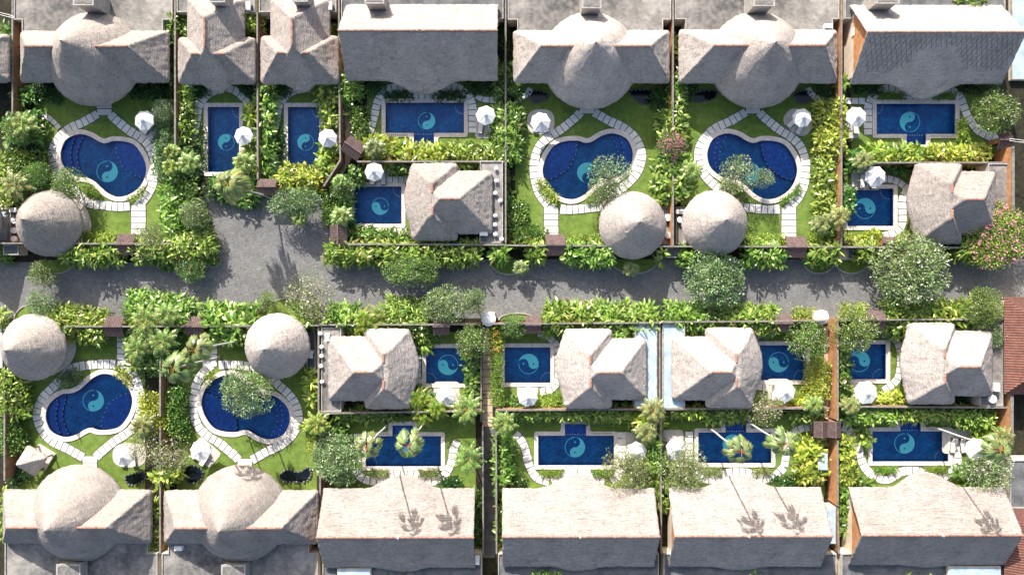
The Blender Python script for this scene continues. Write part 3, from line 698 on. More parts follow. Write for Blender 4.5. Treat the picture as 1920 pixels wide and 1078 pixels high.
def long_villa(blk, side, bc, amp, label, amp2=0, tm='thatch', hw=66, seed=1):
    x0, y1 = P(blk[0], blk[1], ZE); x1, y0 = P(blk[2], blk[3], ZE); cx, cy = (x0+x1)/2, (y0+y1)/2
    r = villa(cx, cy, label); X0, Y0, X1, Y1 = x0-cx, y0-cy, x1-cx, y1-cy; c0 = P(bc, 539, ZE)[0]-cx; k = 0.86 if side == 'S' else 0.66
    bl = [(side, c0, hw*S, amp*S)]
    if amp2: bl.append(('S' if side == 'N' else 'N', c0, 50*S, amp2*S))
    m = MB(); hip(m, X0, Y0, X1, Y1, ZE, k, ends='gable', bulges=bl, seed=seed); m.build('gable_roof', M[tm], r, smooth=True)
    zr = ZE+(Y1-Y0)/2*k+0.02; ridge_tiles((X0-0.05, 0, zr), (X1+0.05, 0, zr), r, 0.10)
    body(r, X0+0.5, Y0+1.0, X1-0.5, Y1-1.0, face=side)
    for X in (X0+0.5, X1-0.5):
        g = MB(); g.add([(X-.05,Y0+1.0,2.75),(X-.05,Y1-1.0,2.75),(X-.05,0,zr-0.4),(X+.05,Y0+1.0,2.75),(X+.05,Y1-1.0,2.75),(X+.05,0,zr-0.4)], [(0,2,1),(3,4,5),(0,1,4,3),(1,2,5,4),(2,0,3,5)])
        g.build('gable_end', M['orange'], r)
    k2 = MB(); k2.tube([(c0,0,zr),(c0,0,zr+0.3)], [0.22,0.10]); k2.build('ridge_knot', M['thatch_b'], r)
long_villa((649,9,934,152), 'S', 794, 22, 'long thatch roofed villa of the top row, shaded slope facing a long pool', tm='thatch_b', seed=11)
long_villa((1594,10,1878,158), 'S', 1737, 24, 'long thatch villa in the top right corner with netting over its shaded slope', tm='thatch_b', seed=12)
long_villa((607,915,891,1064), 'N', 755, 22, 'long thatch villa of the bottom row carrying the shadows of two whole palms', 8, 'thatch', seed=13)
long_villa((942,915,1227,1062), 'N', 1083, 24, 'long thatch villa of the bottom row right of the dark alley', 9, 'thatch', seed=14)
long_villa((1253,913,1539,1062), 'N', 1387, 21, 'long thatch villa of the bottom row left of the narrow blue sheet roof', 8, 'thatch', seed=15)
long_villa((1591,913,1883,1059), 'N', 1737, 26, 'long thatch villa in the bottom right corner', 5, 'thatch', seed=16)
vr = [o for o in C.objects if o.get('label', '').startswith('long thatch villa in the top right')][0]
m = MB(); xa, ya = P(1600, 120, 4); xb, yb = P(1876, 60, 4); hd = abs(P(0,10,ZE)[1]-P(0,158,ZE)[1])/2; W_ = (P(1878,0,ZE)[0]-P(1594,0,ZE)[0])/2-.3
for sg in (-1, 1):
    for i in range(-14, 44):
        xs = -W_+i*.62; x2 = xs+sg*1.9; a0, a1 = 0.06, 0.72
        def clipx(x, t): return min(max(x, -W_), W_)
        if xs < -W_-1 or xs > W_+1: continue
        pr = []
        for t in np.linspace(a0, a1+random.uniform(-.08,.05), 9): pr.append((xs+(x2-xs)*(t-a0)/(a1-a0)+random.uniform(-.05,.05), -hd*t, 0))
        pr = [(q[0], q[1], ZE+(hd+q[1])*.87+.07+.06*fn(q[0], q[1], .55, 12)+0.04*fn(q[0], q[1], 1.7, 15)+0.055*fn(q[0], q[1], 3.3, 17)) for q in pr]
        pr = [q for q in pr if -W_ < q[0] < W_]
        if len(pr) > 2:
            for q0, q1 in zip(pr[:-1], pr[1:]):
                d = (Vector(q1)-Vector(q0)); s_ = Vector((0.028,0,0)); m.add([Vector(q0)-s_, Vector(q1)-s_, Vector(q1)+s_, Vector(q0)+s_], [(0,1,2,3)])
m.build('roof_net', M['net'], vr)
def hip_villa(V, Mn, side, byc, amp, label, tm='thatch', k=0.90, seed=1, face='S'):
    """V: the block across (north-south), Mn: the main east-west block; eave rectangles in photo pixels"""
    def RR(b):
        x0, y1 = P(b[0], b[1], ZE); x1, y0 = P(b[2], b[3], ZE); return x0, y0, x1, y1
    v, n = RR(V), RR(Mn); cx, cy = (v[0]+v[2])/2, (v[1]+v[3])/2; r = villa(cx, cy, label)
    L = lambda q: (q[0]-cx, q[1]-cy, q[2]-cx, q[3]-cy)
    v, n = L(v), L(n)
    m = MB(); hip(m, *n, ZE-0.05, k, seed=seed, rcorner=0.35, bulges=[]); m.build('main_roof', M[tm], r, smooth=True)
    bl = []
    if side in 'WE': bl = [(side, P(960, byc, ZE)[1]-cy-(v[1]+v[3])/2, 68*S, amp*S)]
    else: bl = [(side, 0, 34*S, amp*S)]
    m = MB(); hip(m, *v, ZE, k*1.02, seed=seed+7, rcorner=0.35, bulges=bl); m.build('cross_roof', M[tm], r, smooth=True)
    hn = min(n[2]-n[0], n[3]-n[1])/2; zn = ZE-0.05+hn*k; yn = (n[1]+n[3])/2; hv = (v[2]-v[0])/2; zv = ZE+hv*k*1.02; xv = (v[0]+v[2])/2
    if side in 'WE':
        a, b = (n[0]+hn, n[2]-hn)
        if side == 'W': a += 0.2
        else: b -= 0.2
        ridge_tiles((a, yn, zn), (b, yn, zn), r, 0.13)
        ridge_tiles((xv, v[3]-hv, zv), (xv, v[3]-hv-1.1, zv), r, 0.13); ridge_tiles((xv, v[1]+hv, zv), (xv, v[1]+hv+1.1, zv), r, 0.13)
    else:
        ridge_tiles((xv, v[3]-hv, zv), (xv, yn+0.6, zv), r, 0.12)
        ridge_tiles((n[0]+hn-0.1, yn, zn), (n[0]+hn+0.8, yn, zn), r, 0.12); ridge_tiles((n[2]-hn-0.8, yn, zn), (n[2]-hn+0.1, yn, zn), r, 0.12)
    body(r, min(v[0], n[0])+1.0, n[1]+0.9, max(v[2], n[2])-1.0, n[3]-0.9, face=face)
hip_villa((351,-2,460,156), (333,70,480,159), 'S', 0, 16, 'hip roofed thatch villa above the left narrow pool', seed=21)
hip_villa((507,-2,620,156), (488,67,636,159), 'S', 0, 16, 'hip roofed thatch villa above the right narrow pool', seed=22)
hip_villa((771,306,859,452), (771,320,924,439), 'W', 374, 13, 'hip roofed thatch villa beside the small dark square pool', seed=23)
hip_villa((1715,306,1804,458), (1715,321,1868,440), 'W', 378, 14, 'hip roofed thatch villa beside the pink flowering tree', seed=24)
hip_villa((683,616,770,767), (615,630,770,752), 'E', 688, 16, 'hip roofed thatch villa below the feathery bush, left of the tan walk', 'thatch_b', seed=25)
hip_villa((1057,616,1148,766), (1057,634,1213,750), 'W', 686, 14, 'hip roofed thatch villa left of the pale blue yards', 'thatch_b', seed=26)
hip_villa((1322,614,1413,765), (1259,631,1413,751), 'E', 684, 17, 'hip roofed thatch villa right of the pale blue yards', 'thatch_b', seed=27)
hip_villa((1700,605,1791,758), (1700,620,1862,743), 'W', 682, 12, 'hip roofed thatch villa left of the terracotta roof', 'thatch_b', seed=28)
def pavilion(cc, Rpx, label, tm='thatch', za=7.5, seed=1, ry=1.0):
    cx, cy = P(*cc, 2.6); RR = Rpx*S*(CAMH-2.6)/CAMH; r = tag(empty('round_pavilion', (cx, cy, 0)), label, 'pavilion', 'round thatched pavilions')
    m = MB(); cone(m, 0, 0, RR, 2.6, za, seed=seed, pw=0.94); m.build('thatch_roof', M[tm], r, smooth=True)
    w_ = MB(); w_.prism([((RR-1.4)*math.cos(t), (RR-1.4)*math.sin(t)) for t in np.linspace(0, 2*math.pi, 24, endpoint=False)], 0, 2.7); w_.build('wall', M['cream'], r)
    w_ = MB(); w_.prism([((RR-0.45)*math.cos(t), (RR-0.45)*math.sin(t)) for t in np.linspace(0, 2*math.pi, 48, endpoint=False)], 0, 0.12); w_.build('terrace', M['coping'], r)
    f = MB(); f.tube([(0,0,za-0.05),(0,0,za+0.3)], [0.12,0.05]); f.build('finial', M['thatch'], r)
pavilion((92,419), 62.5, 'round thatch pavilion left of the upper left garden gate', seed=31)
pavilion((-59,412), 62.5, 'round thatch pavilion mostly outside the left edge of the photo', seed=32)
pavilion((1186,423), 63.5, 'left one of the twin round thatch pavilions', 'thatch_b', seed=33)
pavilion((1340,419), 62, 'right one of the twin round thatch pavilions', 'thatch_b', seed=34)
pavilion((63,651), 62.5, 'round thatch pavilion below the road at the left edge', 'thatch_b', seed=35)
pavilion((520,649), 61.5, 'round thatch pavilion below the road beside the tree hung kidney pool', 'thatch_b', seed=36)
# small shrine hut, turned
sx_, sy_ = P(59, 864, 2.2); r = tag(empty('thatched_hut', (sx_, sy_, 0), R(-32)), 'small square thatch hut set askew beside the lower left pool path', 'hut')
m = MB(); hip(m, -1.55, -1.55, 1.55, 1.55, 2.2, 1.05, seed=41, res=0.15, rcorner=0.3); m.build('thatch_roof', M['thatch_b'], r, smooth=True)
m = MB(); m.box(-1.25,-1.25,0,1.25,1.25,0.35); m.build('platform', M['pad'], r)
for a in (-1.05, 1.05):
    for b in (-1.05, 1.05): m = MB(); m.box(a-.07, b-.07, 0.35, a+.07, b+.07, 2.3); m.build('post', M['wood'], r)
# the last roof at the very left of the top row
cx, cy = P(-70, 110, ZE); r = villa(cx, cy, 'thatch roof corner cut by the left edge, top row')
m = MB(); hip(m, -6.2, -3.1, 6.0, 3.1, ZE, 0.9, seed=43); m.build('hip_roof', M['thatch'], r, smooth=True); body(r, -5, -2.2, 5, 2.2)

# ------------------------------------------------------------------ terracotta houses at the right edge
def tiled(cx, cy, wx, wy, label, h=3.2, k=0.55, name='tiled_house'):
    X, Y = P(cx, cy, h); r = tag(empty(name, (X, Y, 0)), label, 'house'); hx, hy = wx*S/2, wy*S/2; rise = min(hx, hy)*k
    m = MB(); b = hx-hy if hx > hy else 0; b2 = hy-hx if hy > hx else 0
    m.add([(-hx,-hy,h),(hx,-hy,h),(hx,hy,h),(-hx,hy,h),(-b,-b2,h+rise),(b,b2,h+rise)] if b2 == 0 else [(-hx,-hy,h),(hx,-hy,h),(hx,hy,h),(-hx,hy,h),(0,-b2,h+rise),(0,b2,h+rise)],
          [(0,1,5,4),(1,2,5),(2,3,4,5),(3,0,4)] if b2 == 0 else [(0,1,4),(1,2,5,4),(2,3,5),(3,0,4,5)])
    # courses of tiles: real ribs along the eaves direction
    m.build('tile_roof', M['terra_gap'], r); c = MB(); n = int(hy*2/0.32)
    for i in range(n):
        y = -hy+0.16+i*2*hy/n; t = min(1, (hy-abs(y))/min(hx, hy)); xa = hx-(hy-abs(y)) if b2 == 0 else hx
        if b2 == 0:
            z = h+(hy-abs(y))*k; c.box(-xa, y-0.05, z-0.02, xa, y+0.05, z+0.07)
        else:
            for s in (-1, 1):
                v = [(s*hx*0.99, y-.05, h+.01),(s*hx*0.99, y+.05, h+.01)]; e = min(hx, hy-abs(y))
                x2 = s*(hx-e); z2 = h+e*k
                c.add([(s*hx,y-.06,h+.03),(s*hx,y+.06,h+.03),(x2,y+.06,z2+.05),(x2,y-.06,z2+.05),(s*hx,y-.06,h-.03),(s*hx,y+.06,h-.03),(x2,y+.06,z2-.03),(x2,y-.06,z2-.03)], [(0,1,2,3) if s < 0 else (3,2,1,0),(0,4,5,1),(1,5,6,2),(3,2,6,7),(0,3,7,4)])
    c.build('tile_courses', M['terra'], r)
    q = MB(); q.box(-hx+.5, -hy+.5, 0, hx-.5, hy-.5, h); q.build('wall', M['cream'], r)
    if b2 == 0: ridge_tiles((-b, 0, h+rise), (b, 0, h+rise), r, 0.15)
    else: ridge_tiles((0, -b2, h+rise), (0, b2, h+rise), r, 0.15)
tiled(1950, 648, 130, 176, 'terracotta tiled house roof at the right edge just below the road')
tiled(1953, 1030, 136, 150, 'terracotta tiled house roof in the bottom right corner', 2.9)

# ------------------------------------------------------------------ flat concrete service buildings
def flat(pts, z, label, m='concrete', parapet=True, name='flat_roofed_block', h0=0):
    q = ccw([P(a, b, z) for a, b in pts]); c = (sum(p[0] for p in q)/len(q), sum(p[1] for p in q)/len(q)); q = [(p[0]-c[0], p[1]-c[1]) for p in q]
    r = tag(empty(name, (*c, 0)), label, 'flat roof', 'flat roofs of the service blocks')
    n = len(q); b = MB(); b.prism(q, h0, z-0.14); b.build('wall', M['cream'], r)
    inn = offset(q, -0.12); b = MB(); b.prism(offset(q, -0.10), z-0.14, z-0.02); b.build('roof_slab', M[m], r)
    if parapet:
        v = [(*p, z-.14) for p in q]+[(*p, z+.12) for p in q]+[(*p, z+.12) for p in inn]+[(*p, z-.05) for p in inn]
        b = MB(); b.add(v, [(i, (i+1) % n, n+(i+1) % n, n+i) for i in range(n)]+[(n+i, n+(i+1) % n, 2*n+(i+1) % n, 2*n+i) for i in range(n)]+[(2*n+i, 2*n+(i+1) % n, 3*n+(i+1) % n, 3*n+i) for i in range(n)])
        b.build('parapet', M['kerb'], r)
    return r
ZF = 2.3
flat([(27,-90),(324,-90),(324,38),(306,38),(306,95),(42,95),(42,38),(27,38)], ZF, 'concrete flat roof behind the top left domed villa')
flat([(332,-90),(478,-90),(478,24),(332,24)], ZF, 'concrete flat roof behind the left hip villa of the top row')
flat([(486,-90),(631,-90),(631,24),(486,24)], ZF, 'concrete flat roof behind the right hip villa of the top row')
flat([(640,-90),(944,-90),(944,36),(640,36)], ZF, 'dark flat roof behind the long villa of the top row', 'concrete_d')
flat([(952,-90),(1258,-90),(1258,38),(1243,38),(1243,95),(970,95),(970,38),(952,38)], ZF, 'concrete flat roof behind the middle domed villa')
flat([(1266,-90),(1573,-90),(1573,37),(1561,37),(1561,95),(1285,95),(1285,37),(1266,37)], ZF, 'concrete flat roof behind the right domed villa')
flat([(1583,-90),(1884,-90),(1884,36),(1583,36)], ZF, 'dark flat roof behind the top right long villa', 'concrete_d')
flat([(1896,-90),(1990,-90),(1990,150),(1896,150)], 0.5, 'pale blue painted yard deck at the top right edge', 'blue_roof', True)
flat([(10,1000),(278,1000),(278,1036),(296,1036),(296,1170),(10,1170)], ZF, 'concrete flat roof below the bottom left domed villa')
flat([(316,1000),(580,1000),(580,1036),(596,1036),(596,1170),(304,1170),(304,1036),(316,1036)], ZF, 'concrete flat roof below the second domed villa of the bottom row')
flat([(605,1037),(903,1037),(903,1170),(605,1170)], ZF, 'grey flat roof below the long villa with palm shadows', 'concrete_d')
flat([(934,1037),(1235,1037),(1235,1170),(934,1170)], ZF, 'grey flat roof below the long villa right of the alley', 'concrete_d')
flat([(1244,1037),(1568,1037),(1568,1170),(1244,1170)], ZF, 'grey flat roof below the long villa left of the blue sheet roof', 'concrete_d')
flat([(1577,1037),(1886,1037),(1886,1170),(1577,1170)], ZF, 'grey flat roof below the bottom right long villa', 'concrete_d')
flat([(900,302),(943,302),(943,456),(899,456)], ZF, 'narrow concrete service roof with round vents, right of the hip villa above the road')
flat([(1852,307),(1897,307),(1897,400),(1852,400)], ZF, 'concrete service roof beside the tall ochre wall')
flat([(603,614),(640,614),(640,772),(603,772)], ZF, 'concrete service roof left of the hip villa with the feathery bush')
flat([(1190,607),(1232,607),(1232,766),(1190,766)], ZF, 'left pale blue painted service roof', 'blue_roof')
flat([(1242,606),(1284,606),(1284,765),(1242,765)], ZF, 'right pale blue painted service roof', 'blue_roof')
flat([(1836,601),(1880,600),(1880,761),(1836,761)], ZF, 'concrete service roof left of the terracotta roof')
flat([(1232,388),(1257,388),(1257,458),(1232,458)], 0.6, 'small shaded bath yard beside the left twin pavilion', 'concrete')
flat([(1267,388),(1292,388),(1292,458),(1267,458)], 0.6, 'small shaded bath yard beside the right twin pavilion', 'concrete')
flat([(575,612),(592,612),(592,690),(575,690)], 0.8, 'grey yard beside the round pavilion below the road', 'concrete_d')
flat([(20,392),(42,392),(42,452),(20,452)], 0.5, 'dark bath yard left of the upper round pavilion', 'concrete_d')
flat([(-30,392),(15,392),(15,452),(-30,452)], 0.5, 'pale blue yard at the left edge above the road', 'blue_roof')
flat([(-30,618),(6,618),(6,690),(-30,690)], 0.6, 'pale blue yard at the left edge below the road', 'blue_roof')
flat([(1551,951),(1568,951),(1568,1020),(1551,1020)], 2.1, 'narrow pale blue sheet roof between the last two long villas', 'blue_roof', False)
flat([(1535,850),(1553,850),(1553,882),(1535,882)], 2.2, 'small pale blue sheet canopy beside the ochre wall', 'blue_roof', False)
flat([(1780,1062),(1878,1062),(1878,1170),(1780,1170)], 2.9, 'pale blue flat roof at the bottom right', 'blue_roof', False)
flat([(632,1066),(695,1066),(695,1170),(632,1170)], 2.9, 'pale blue flat roof below the palm shadowed villa', 'blue_roof', False)
flat([(1893,862),(1990,862),(1990,952),(1893,952)], 2.4, 'dark glass grey flat roof at the right edge above the lower terracotta roof', 'concrete_d')
flat([(7,459),(36,459),(36,478),(7,478)], 1.6, 'small grey roofed shed on the road wall at the left edge', 'concrete_d', True)
flat([(1250,463),(1278,463),(1278,483),(1250,483)], 1.6, 'small grey roofed shed between the twin pavilions above the road', 'concrete', True)
flat([(1567,466),(1590,466),(1590,487),(1567,487)], 1.2, 'small tan topped block in the hedge below the ochre wall', 'tan', False)
flat([(1591,467),(1611,467),(1611,486),(1591,486)], 1.0, 'small dark topped block in the hedge below the ochre wall', 'concrete_d', False)
flat([(586,588),(614,590),(614,610),(586,608)], 1.0, 'small stained block on the road wall beside the round pavilion', 'concrete', False)
def vents(spots, z, label):
    for (px, py), lab in zip(spots, label):
        X, Y = P(px, py, z); r = tag(empty('roof_vent', (X, Y, z)), lab, 'roof vent', 'round white roof vents')
        m = MB(); m.tube([(0,0,0),(0,0,.25)], .14, 12); m.build('pipe', M['metal'], r); m = MB(); m.tube([(0,0,.25),(0,0,.33),(0,0,.42)], [.26,.27,.12], 14); m.build('cap', M['white'], r)
vents([(930,317),(931,340),(929,363),(938,377),(929,405),(928,422),(929,440),(941,449)], ZF, [f'{o} white vent from the top on the concrete service roof right of the hip villa' for o in ('first','second','third','fourth','fifth','sixth','seventh','eighth')])
vents([(602,625),(604,650),(604,667),(603,686),(605,715)], ZF, [f'{o} white vent from the top on the service roof by the feathery bush villa' for o in ('first','second','third','fourth','fifth')])
def unit(px, py, z, w_, d_, h, label, name='roof_hatch', cat='roof hatch', g='roof hatches and tanks', m='kerb'):
    X, Y = P(px, py, z+h); r = tag(empty(name, (X, Y, z)), label, cat, g); q = MB(); q.box(-w_/2,-d_/2,0,w_/2,d_/2,h); q.build('box_wall', M[m], r)
    q = MB(); e = .12; q.box(-w_/2-e,-d_/2-e,h,w_/2+e,d_/2+e,h+.12); q.build('lid', M['kerb'], r)
    q = MB(); q.box(-w_/2+.1,-d_/2+.1,h+.12,w_/2-.1,d_/2-.1,h+.16); q.build('lid_panel', M['concrete'], r)
for px, py, wd, dp, lab in [(157,-6,2.3,2.0,'tall concrete roof hatch above the top left domed villa'),(407,-7,1.8,1.4,'roof hatch shading the left hip villa ridge'),
  (562,-8,1.8,1.4,'roof hatch shading the right hip villa ridge'),(702,-6,2.2,1.6,'roof hatch above the left part of the long top row villa'),(1109,-2,2.2,2.2,'square roof hatch right above the middle domed villa'),
  (1432,-6,2.4,2.2,'square roof hatch above the right domed villa'),(1664,-6,2.6,1.6,'roof hatch above the top right long villa')]:
    unit(px, py, ZF, wd, dp, 3.6, lab)
for px, py, lab in [(129,1075,'square roof hatch below the bottom left dome'),(438,1076,'square roof hatch below the second bottom dome')]: unit(px, py, ZF, 2.8, 2.2, 1.6, lab)
def ac(px, py, z, lab, rz=0):
    X, Y = P(px, py, z+.5); r = tag(empty('air_conditioner', (X, Y, z), rz), lab, 'air conditioner', 'white air conditioning units')
    q = MB(); q.box(-.5,-.28,.08,.5,.28,.68); q.build('casing', M['white'], r); q = MB(); q.box(-.42,-.30,.14,.1,-.281,.62); q.build('grille', M['rock'], r)
    for a in (-.38,.38): q = MB(); q.box(a-.04,-.25,0,a+.04,.25,.08); q.build('foot', M['metal'], r)
for a in [(335,1027,ZF,'white air conditioner behind the second bottom row dome'),(583,664,.8,'white air conditioner beside the round pavilion below the road',R(90)),(614,632,ZF,'white air conditioner on the concrete roof by the feathery bush',R(90)),
  (907,438,ZF,'white air conditioner at the foot of the hip villa above the road'),(1553,50,ZF,'white air conditioner beside the right domed villa'),(1604,60,ZF,'white air conditioner at the gable of the top right villa',R(90)),
  (895,1050,ZF,'white air conditioner at the alley end of the palm shadowed villa',R(90)),(1869,726,ZF,'white air conditioner left of the terracotta roof',R(90)),(1274,397,.6,'white air conditioner in the right bath yard of the twin pavilions'),
  (26,394,.5,'white air conditioner in the dark bath yard left of the upper round pavilion'),(619,12,ZF,'white air conditioner at the top beside the right hip villa',R(90)),(466,12,ZF,'white air conditioner at the top beside the left hip villa',R(90))]: ac(*a)
for i, (px, py, z, rr, lab) in enumerate([(1252,408,.6,.45,'white round tub in the left bath yard of the twin pavilions'),(1253,442,.6,.4,'small white basin in the left bath yard of the twin pavilions'),(1275,412,.6,.4,'white round tub in the right bath yard of the twin pavilions'),
   (26,414,.5,.38,'topmost white basin in the dark yard left of the upper round pavilion'),(26,432,.5,.38,'middle white basin in the dark yard left of the upper round pavilion'),(26,448,.5,.38,'lowest white basin in the dark yard left of the upper round pavilion'),(1861,748,ZF,.5,'round pale water tank below the air conditioner near the terracotta roof')]):
    X, Y = P(px, py, z+.4); r = tag(empty('round_tub', (X, Y, z)), lab, 'tub', 'round tubs'); q = MB(); q.tube([(0,0,0),(0,0,.2),(0,0,.5)], [rr*.7,rr,rr], 20); q.build('shell', M['white'], r)
    q = MB(); q.tube([(0,0,.49),(0,0,.512)], rr*.8, 20); q.build('inside', M['cushion'], r)

# ------------------------------------------------------------------ tile roofed gates
def gate(px, py, w_, d_, label, rz=0.0, z=2.7):
    """w_ along the ridge, d_ across it, in metres"""
    X, Y = P(px, py, z); r = tag(empty('tiled_gate', (X, Y, 0), rz), label, 'gate', 'brown tiled gate roofs')
    hx, hy, rise = w_/2, d_/2, d_*0.24
    for s in (-1, 1):
        m = MB(); v = [(-hx, s*hy, z-rise), (hx, s*hy, z-rise), (hx, 0, z), (-hx, 0, z)]
        v += [(a, b, c-.08) for a, b, c in v]; f = [(0,1,2,3),(7,6,5,4),(0,4,5,1),(1,5,6,2),(3,2,6,7),(0,3,7,4)]
        if s > 0: f = [q[::-1] for q in f]
        m.add(v, f); n = int(w_/0.2)
        for i in range(n):
            x = -hx+(i+.5)*w_/n
            p = [(x-.045, s*(hy+.02), z-rise-.02), (x+.045, s*(hy+.02), z-rise-.02), (x+.045, s*.02, z+.0), (x-.045, s*.02, z+.0)]
            q = [(a, b, c+.06) for a, b, c in p]; g = [(4,5,6,7),(0,1,5,4),(1,2,6,5),(2,3,7,6),(3,0,4,7)]
            if s > 0: g = [k[::-1] for k in g]
            m.add(p+q, g)
        m.build('roof_slope', M['gate_tile'], r)
    m = MB(); m.box(-hx-.03, -.09, z-.01, hx+.03, .09, z+.1); m.build('ridge_tiles', M['gate_tile'], r)
    for a in (-hx+.25, hx-.25): m = MB(); m.box(a-.14, -.3, 0, a+.14, .3, z-rise*.45); m.build('post', M['plaster'], r)
    m = MB(); m.box(-hx+.39, -.05, .03, -.01, .05, 2.0); m.build('door', M['wood'], r); m = MB(); m.box(.01, -.05, .03, hx-.39, .05, 2.0); m.build('door', M['wood'], r)
for a in [(233,458,2.3,2.7,'brown tiled gate roof below the upper left kidney pool path'),(1042,459,2.5,2.7,'brown tiled gate roof below the middle kidney pool path'),(1495,463,2.6,2.7,'brown tiled gate roof below the right upper kidney pool path'),
  (211,612,2.3,2.6,'brown tiled gate roof above the lower left kidney pool path'),(363,612,2.4,2.5,'brown tiled gate roof half shaded beside the palms, above the tree hung pool'),(1000,609,2.0,2.3,'brown tiled gate roof right of the tan walk'),
  (827,612,2.1,2.2,'brown tiled gate roof under white blossoms left of the tan walk'),(1471,606,2.1,2.3,'brown tiled gate roof below the road, left of the cream lantern and ochre wall'),(1646,600,2.3,2.4,'brown tiled gate roof below the road, right of the ochre wall'),
  (499,350,2.4,2.1,'brown tiled gate roof at the foot of the right narrow pool'),(1668,455,1.6,1.5,'small brown tiled gate roof behind the pale flowering tree'),(1888,262,1.8,2.2,'brown tiled gate roof at the right end of the curving path')]: gate(*a)
gate(633,440,2.5,2.2,'brown tiled gate roof left of the dark square pool', R(90)); gate(662,277,2.6,2.3,'tilted brown tiled gate roof between the top gardens', R(-35))
gate(1541,806,2.1,1.7,'left of the two adjoining brown gate roofs in the ochre wall passage', R(90)); gate(1567,806,2.1,1.7,'right of the two adjoining brown gate roofs in the ochre wall passage', R(90))
for px, py, lab in [(916,598,'bright cream domed lantern block at the head of the tan slab walk'),(1541,595,'bright cream domed lantern block at the head of the ochre wall')]:
    X, Y = P(px, py, 1.8); r = tag(empty('entrance_block', (X, Y, 0)), lab, 'entrance block', 'cream entrance blocks'); m = MB(); m.box(-.8,-.8,0,.8,.8,1.6); m.build('block', M['cream'], r)
    m = MB(); m.tube([(0,0,1.6),(0,0,1.75),(0,0,1.95),(0,0,2.02)], [.95,.95,.6,.1], 20); m.build('domed_top', M['white'], r, smooth=False)

# ------------------------------------------------------------------ parasols, pads and loungers
def parasol_proto():
    r = empty('parasol', (0,0,0)); m = MB(); n = 8; Rr = 1.42; z0, z1 = 2.25, 2.85
    v = [(0,0,z1)]; f = []
    for i in range(n*2):
        t = 2*math.pi*i/(n*2); rr = Rr if i % 2 == 0 else Rr*0.895; v.append((rr*math.cos(t), rr*math.sin(t), z0+(0.03 if i % 2 else 0)))
    for i in range(n*2):
        t = 2*math.pi*i/(n*2); rr = .5*(Rr if i % 2 == 0 else Rr*0.93); v.append((rr*math.cos(t), rr*math.sin(t), z0+(z1-z0)*(.53 if i % 2 == 0 else .49)))
    k = n*2
    for i in range(k): j = (i+1) % k; f += [(1+i, 1+j, 1+k+j, 1+k+i), (1+k+i, 1+k+j, 0)]
    b = len(v); v += [(p[0], p[1], p[2]-.16) for p in v[1:1+k]]; f += [(1+i, b+i, b+(i+1) % k, 1+(i+1) % k) for i in range(k)]
    m.add(v, f); m.build('canopy', M['canvas'], r)
    m = MB(); m.add([(0,0,z1+.14)]+[(.28*math.cos(t), .28*math.sin(t), z1+.01) for t in np.linspace(0, 2*math.pi, 8, endpoint=False)], [(0, 1+i, 1+(i+1) % 8) for i in range(8)]); m.build('vent_cap', M['canvas'], r)
    m = MB(); m.tube([(0,0,.08),(0,0,z1+.05)], .03); m.build('pole', M['wood'], r); m = MB(); m.tube([(0,0,0),(0,0,.1)], .3, 16); m.build('base', M['cap'], r)
    return r
def lounger_proto():
    r = empty('sun_lounger', (0,0,0)); m = MB(); m.box(-.33,-.95,.22,.33,.95,.29); m.build('frame', M['wood'], r)
    m = MB(); m.box(-.29,-.93,.292,.29,.35,.37); m.build('mattress', M['cushion'], r)
    m = MB(); m.add([(-.29,.36,.30),(.29,.36,.30),(.29,.93,.62),(-.29,.93,.62),(-.29,.36,.39),(.29,.36,.39),(.29,.90,.70),(-.29,.90,.70)], [(3,2,1,0),(4,5,6,7),(0,1,5,4),(1,2,6,5),(2,3,7,6),(3,0,4,7)]); m.build('backrest', M['cushion'], r)
    for a in (-.28,.28):
        for b in (-.85,.85): m = MB(); m.box(a-.035,b-.035,0,a+.035,b+.035,.22); m.build('leg', M['wood'], r)
    return r
def clone(src):
    c = src.copy(); C.objects.link(c)
    for ch in list(src.children): d = ch.copy(); C.objects.link(d); d.parent = c
    return c
PP, LP = parasol_proto(), lounger_proto(); PARA = [
 (271,226,'white parasol half hidden by leaves in the upper left corner garden',25),(458,256,'white parasol at the right edge of the left narrow pool',5),(613,258,'white parasol at the right edge of the right narrow pool',15),
 (911,218,'white parasol beside the shaded long pool of the top row',40),(1013,228,'white parasol on a round pad in the middle kidney pool garden',10),(1505,222,'white parasol on an oval pad in the right upper kidney pool garden',30),
 (1607,219,'white parasol beside the top right long pool',20),(703,322,'white parasol above the small dark square pool',0),(1641,330,'round white parasol above the small square pool at right, over the road',22),
 (834,742,'white parasol below the small pool left of the tan walk',12),(990,743,'white parasol below the small pool right of the tan walk',35),(1473,735,'white parasol below the small pool left of the ochre wall',8),
 (1624,738,'white parasol below the small pool right of the ochre wall',28),(231,853,'white parasol on a pad in the lower left corner garden',18),(376,846,'white parasol on a tilted pad beside the tree hung kidney pool',40),
 (1193,846,'white parasol right of the uncovered long pool in the bottom row',5),(1268,842,'white parasol behind grey branches left of the palm covered long pool',33),(1830,841,'white parasol right of the bottom right long pool',12)]
PADS = {0:('o',2.1,1.8),4:('o',1.8,1.65),5:('o',1.95,1.45),6:('r',1.3,1.9),3:('r',1.4,2.0),13:('o',2.2,1.6),14:('r',1.8,1.25),15:('r',1.5,2.0),16:('r',1.5,2.0),17:('r',1.9,1.6),7:('r',1.3,1.3),9:('r',1.7,1.5),10:('r',1.4,1.4),11:('r',1.4,1.4),12:('r',1.8,1.4),8:('r',1.9,1.5),1:('r',1.3,1.2),2:('r',1.3,1.2)}
PROT = {14:R(-41),5:R(-38),0:R(-30)}
PADC = {14:(385,847),5:(1496,230),4:(1014,229),13:(243,853)}
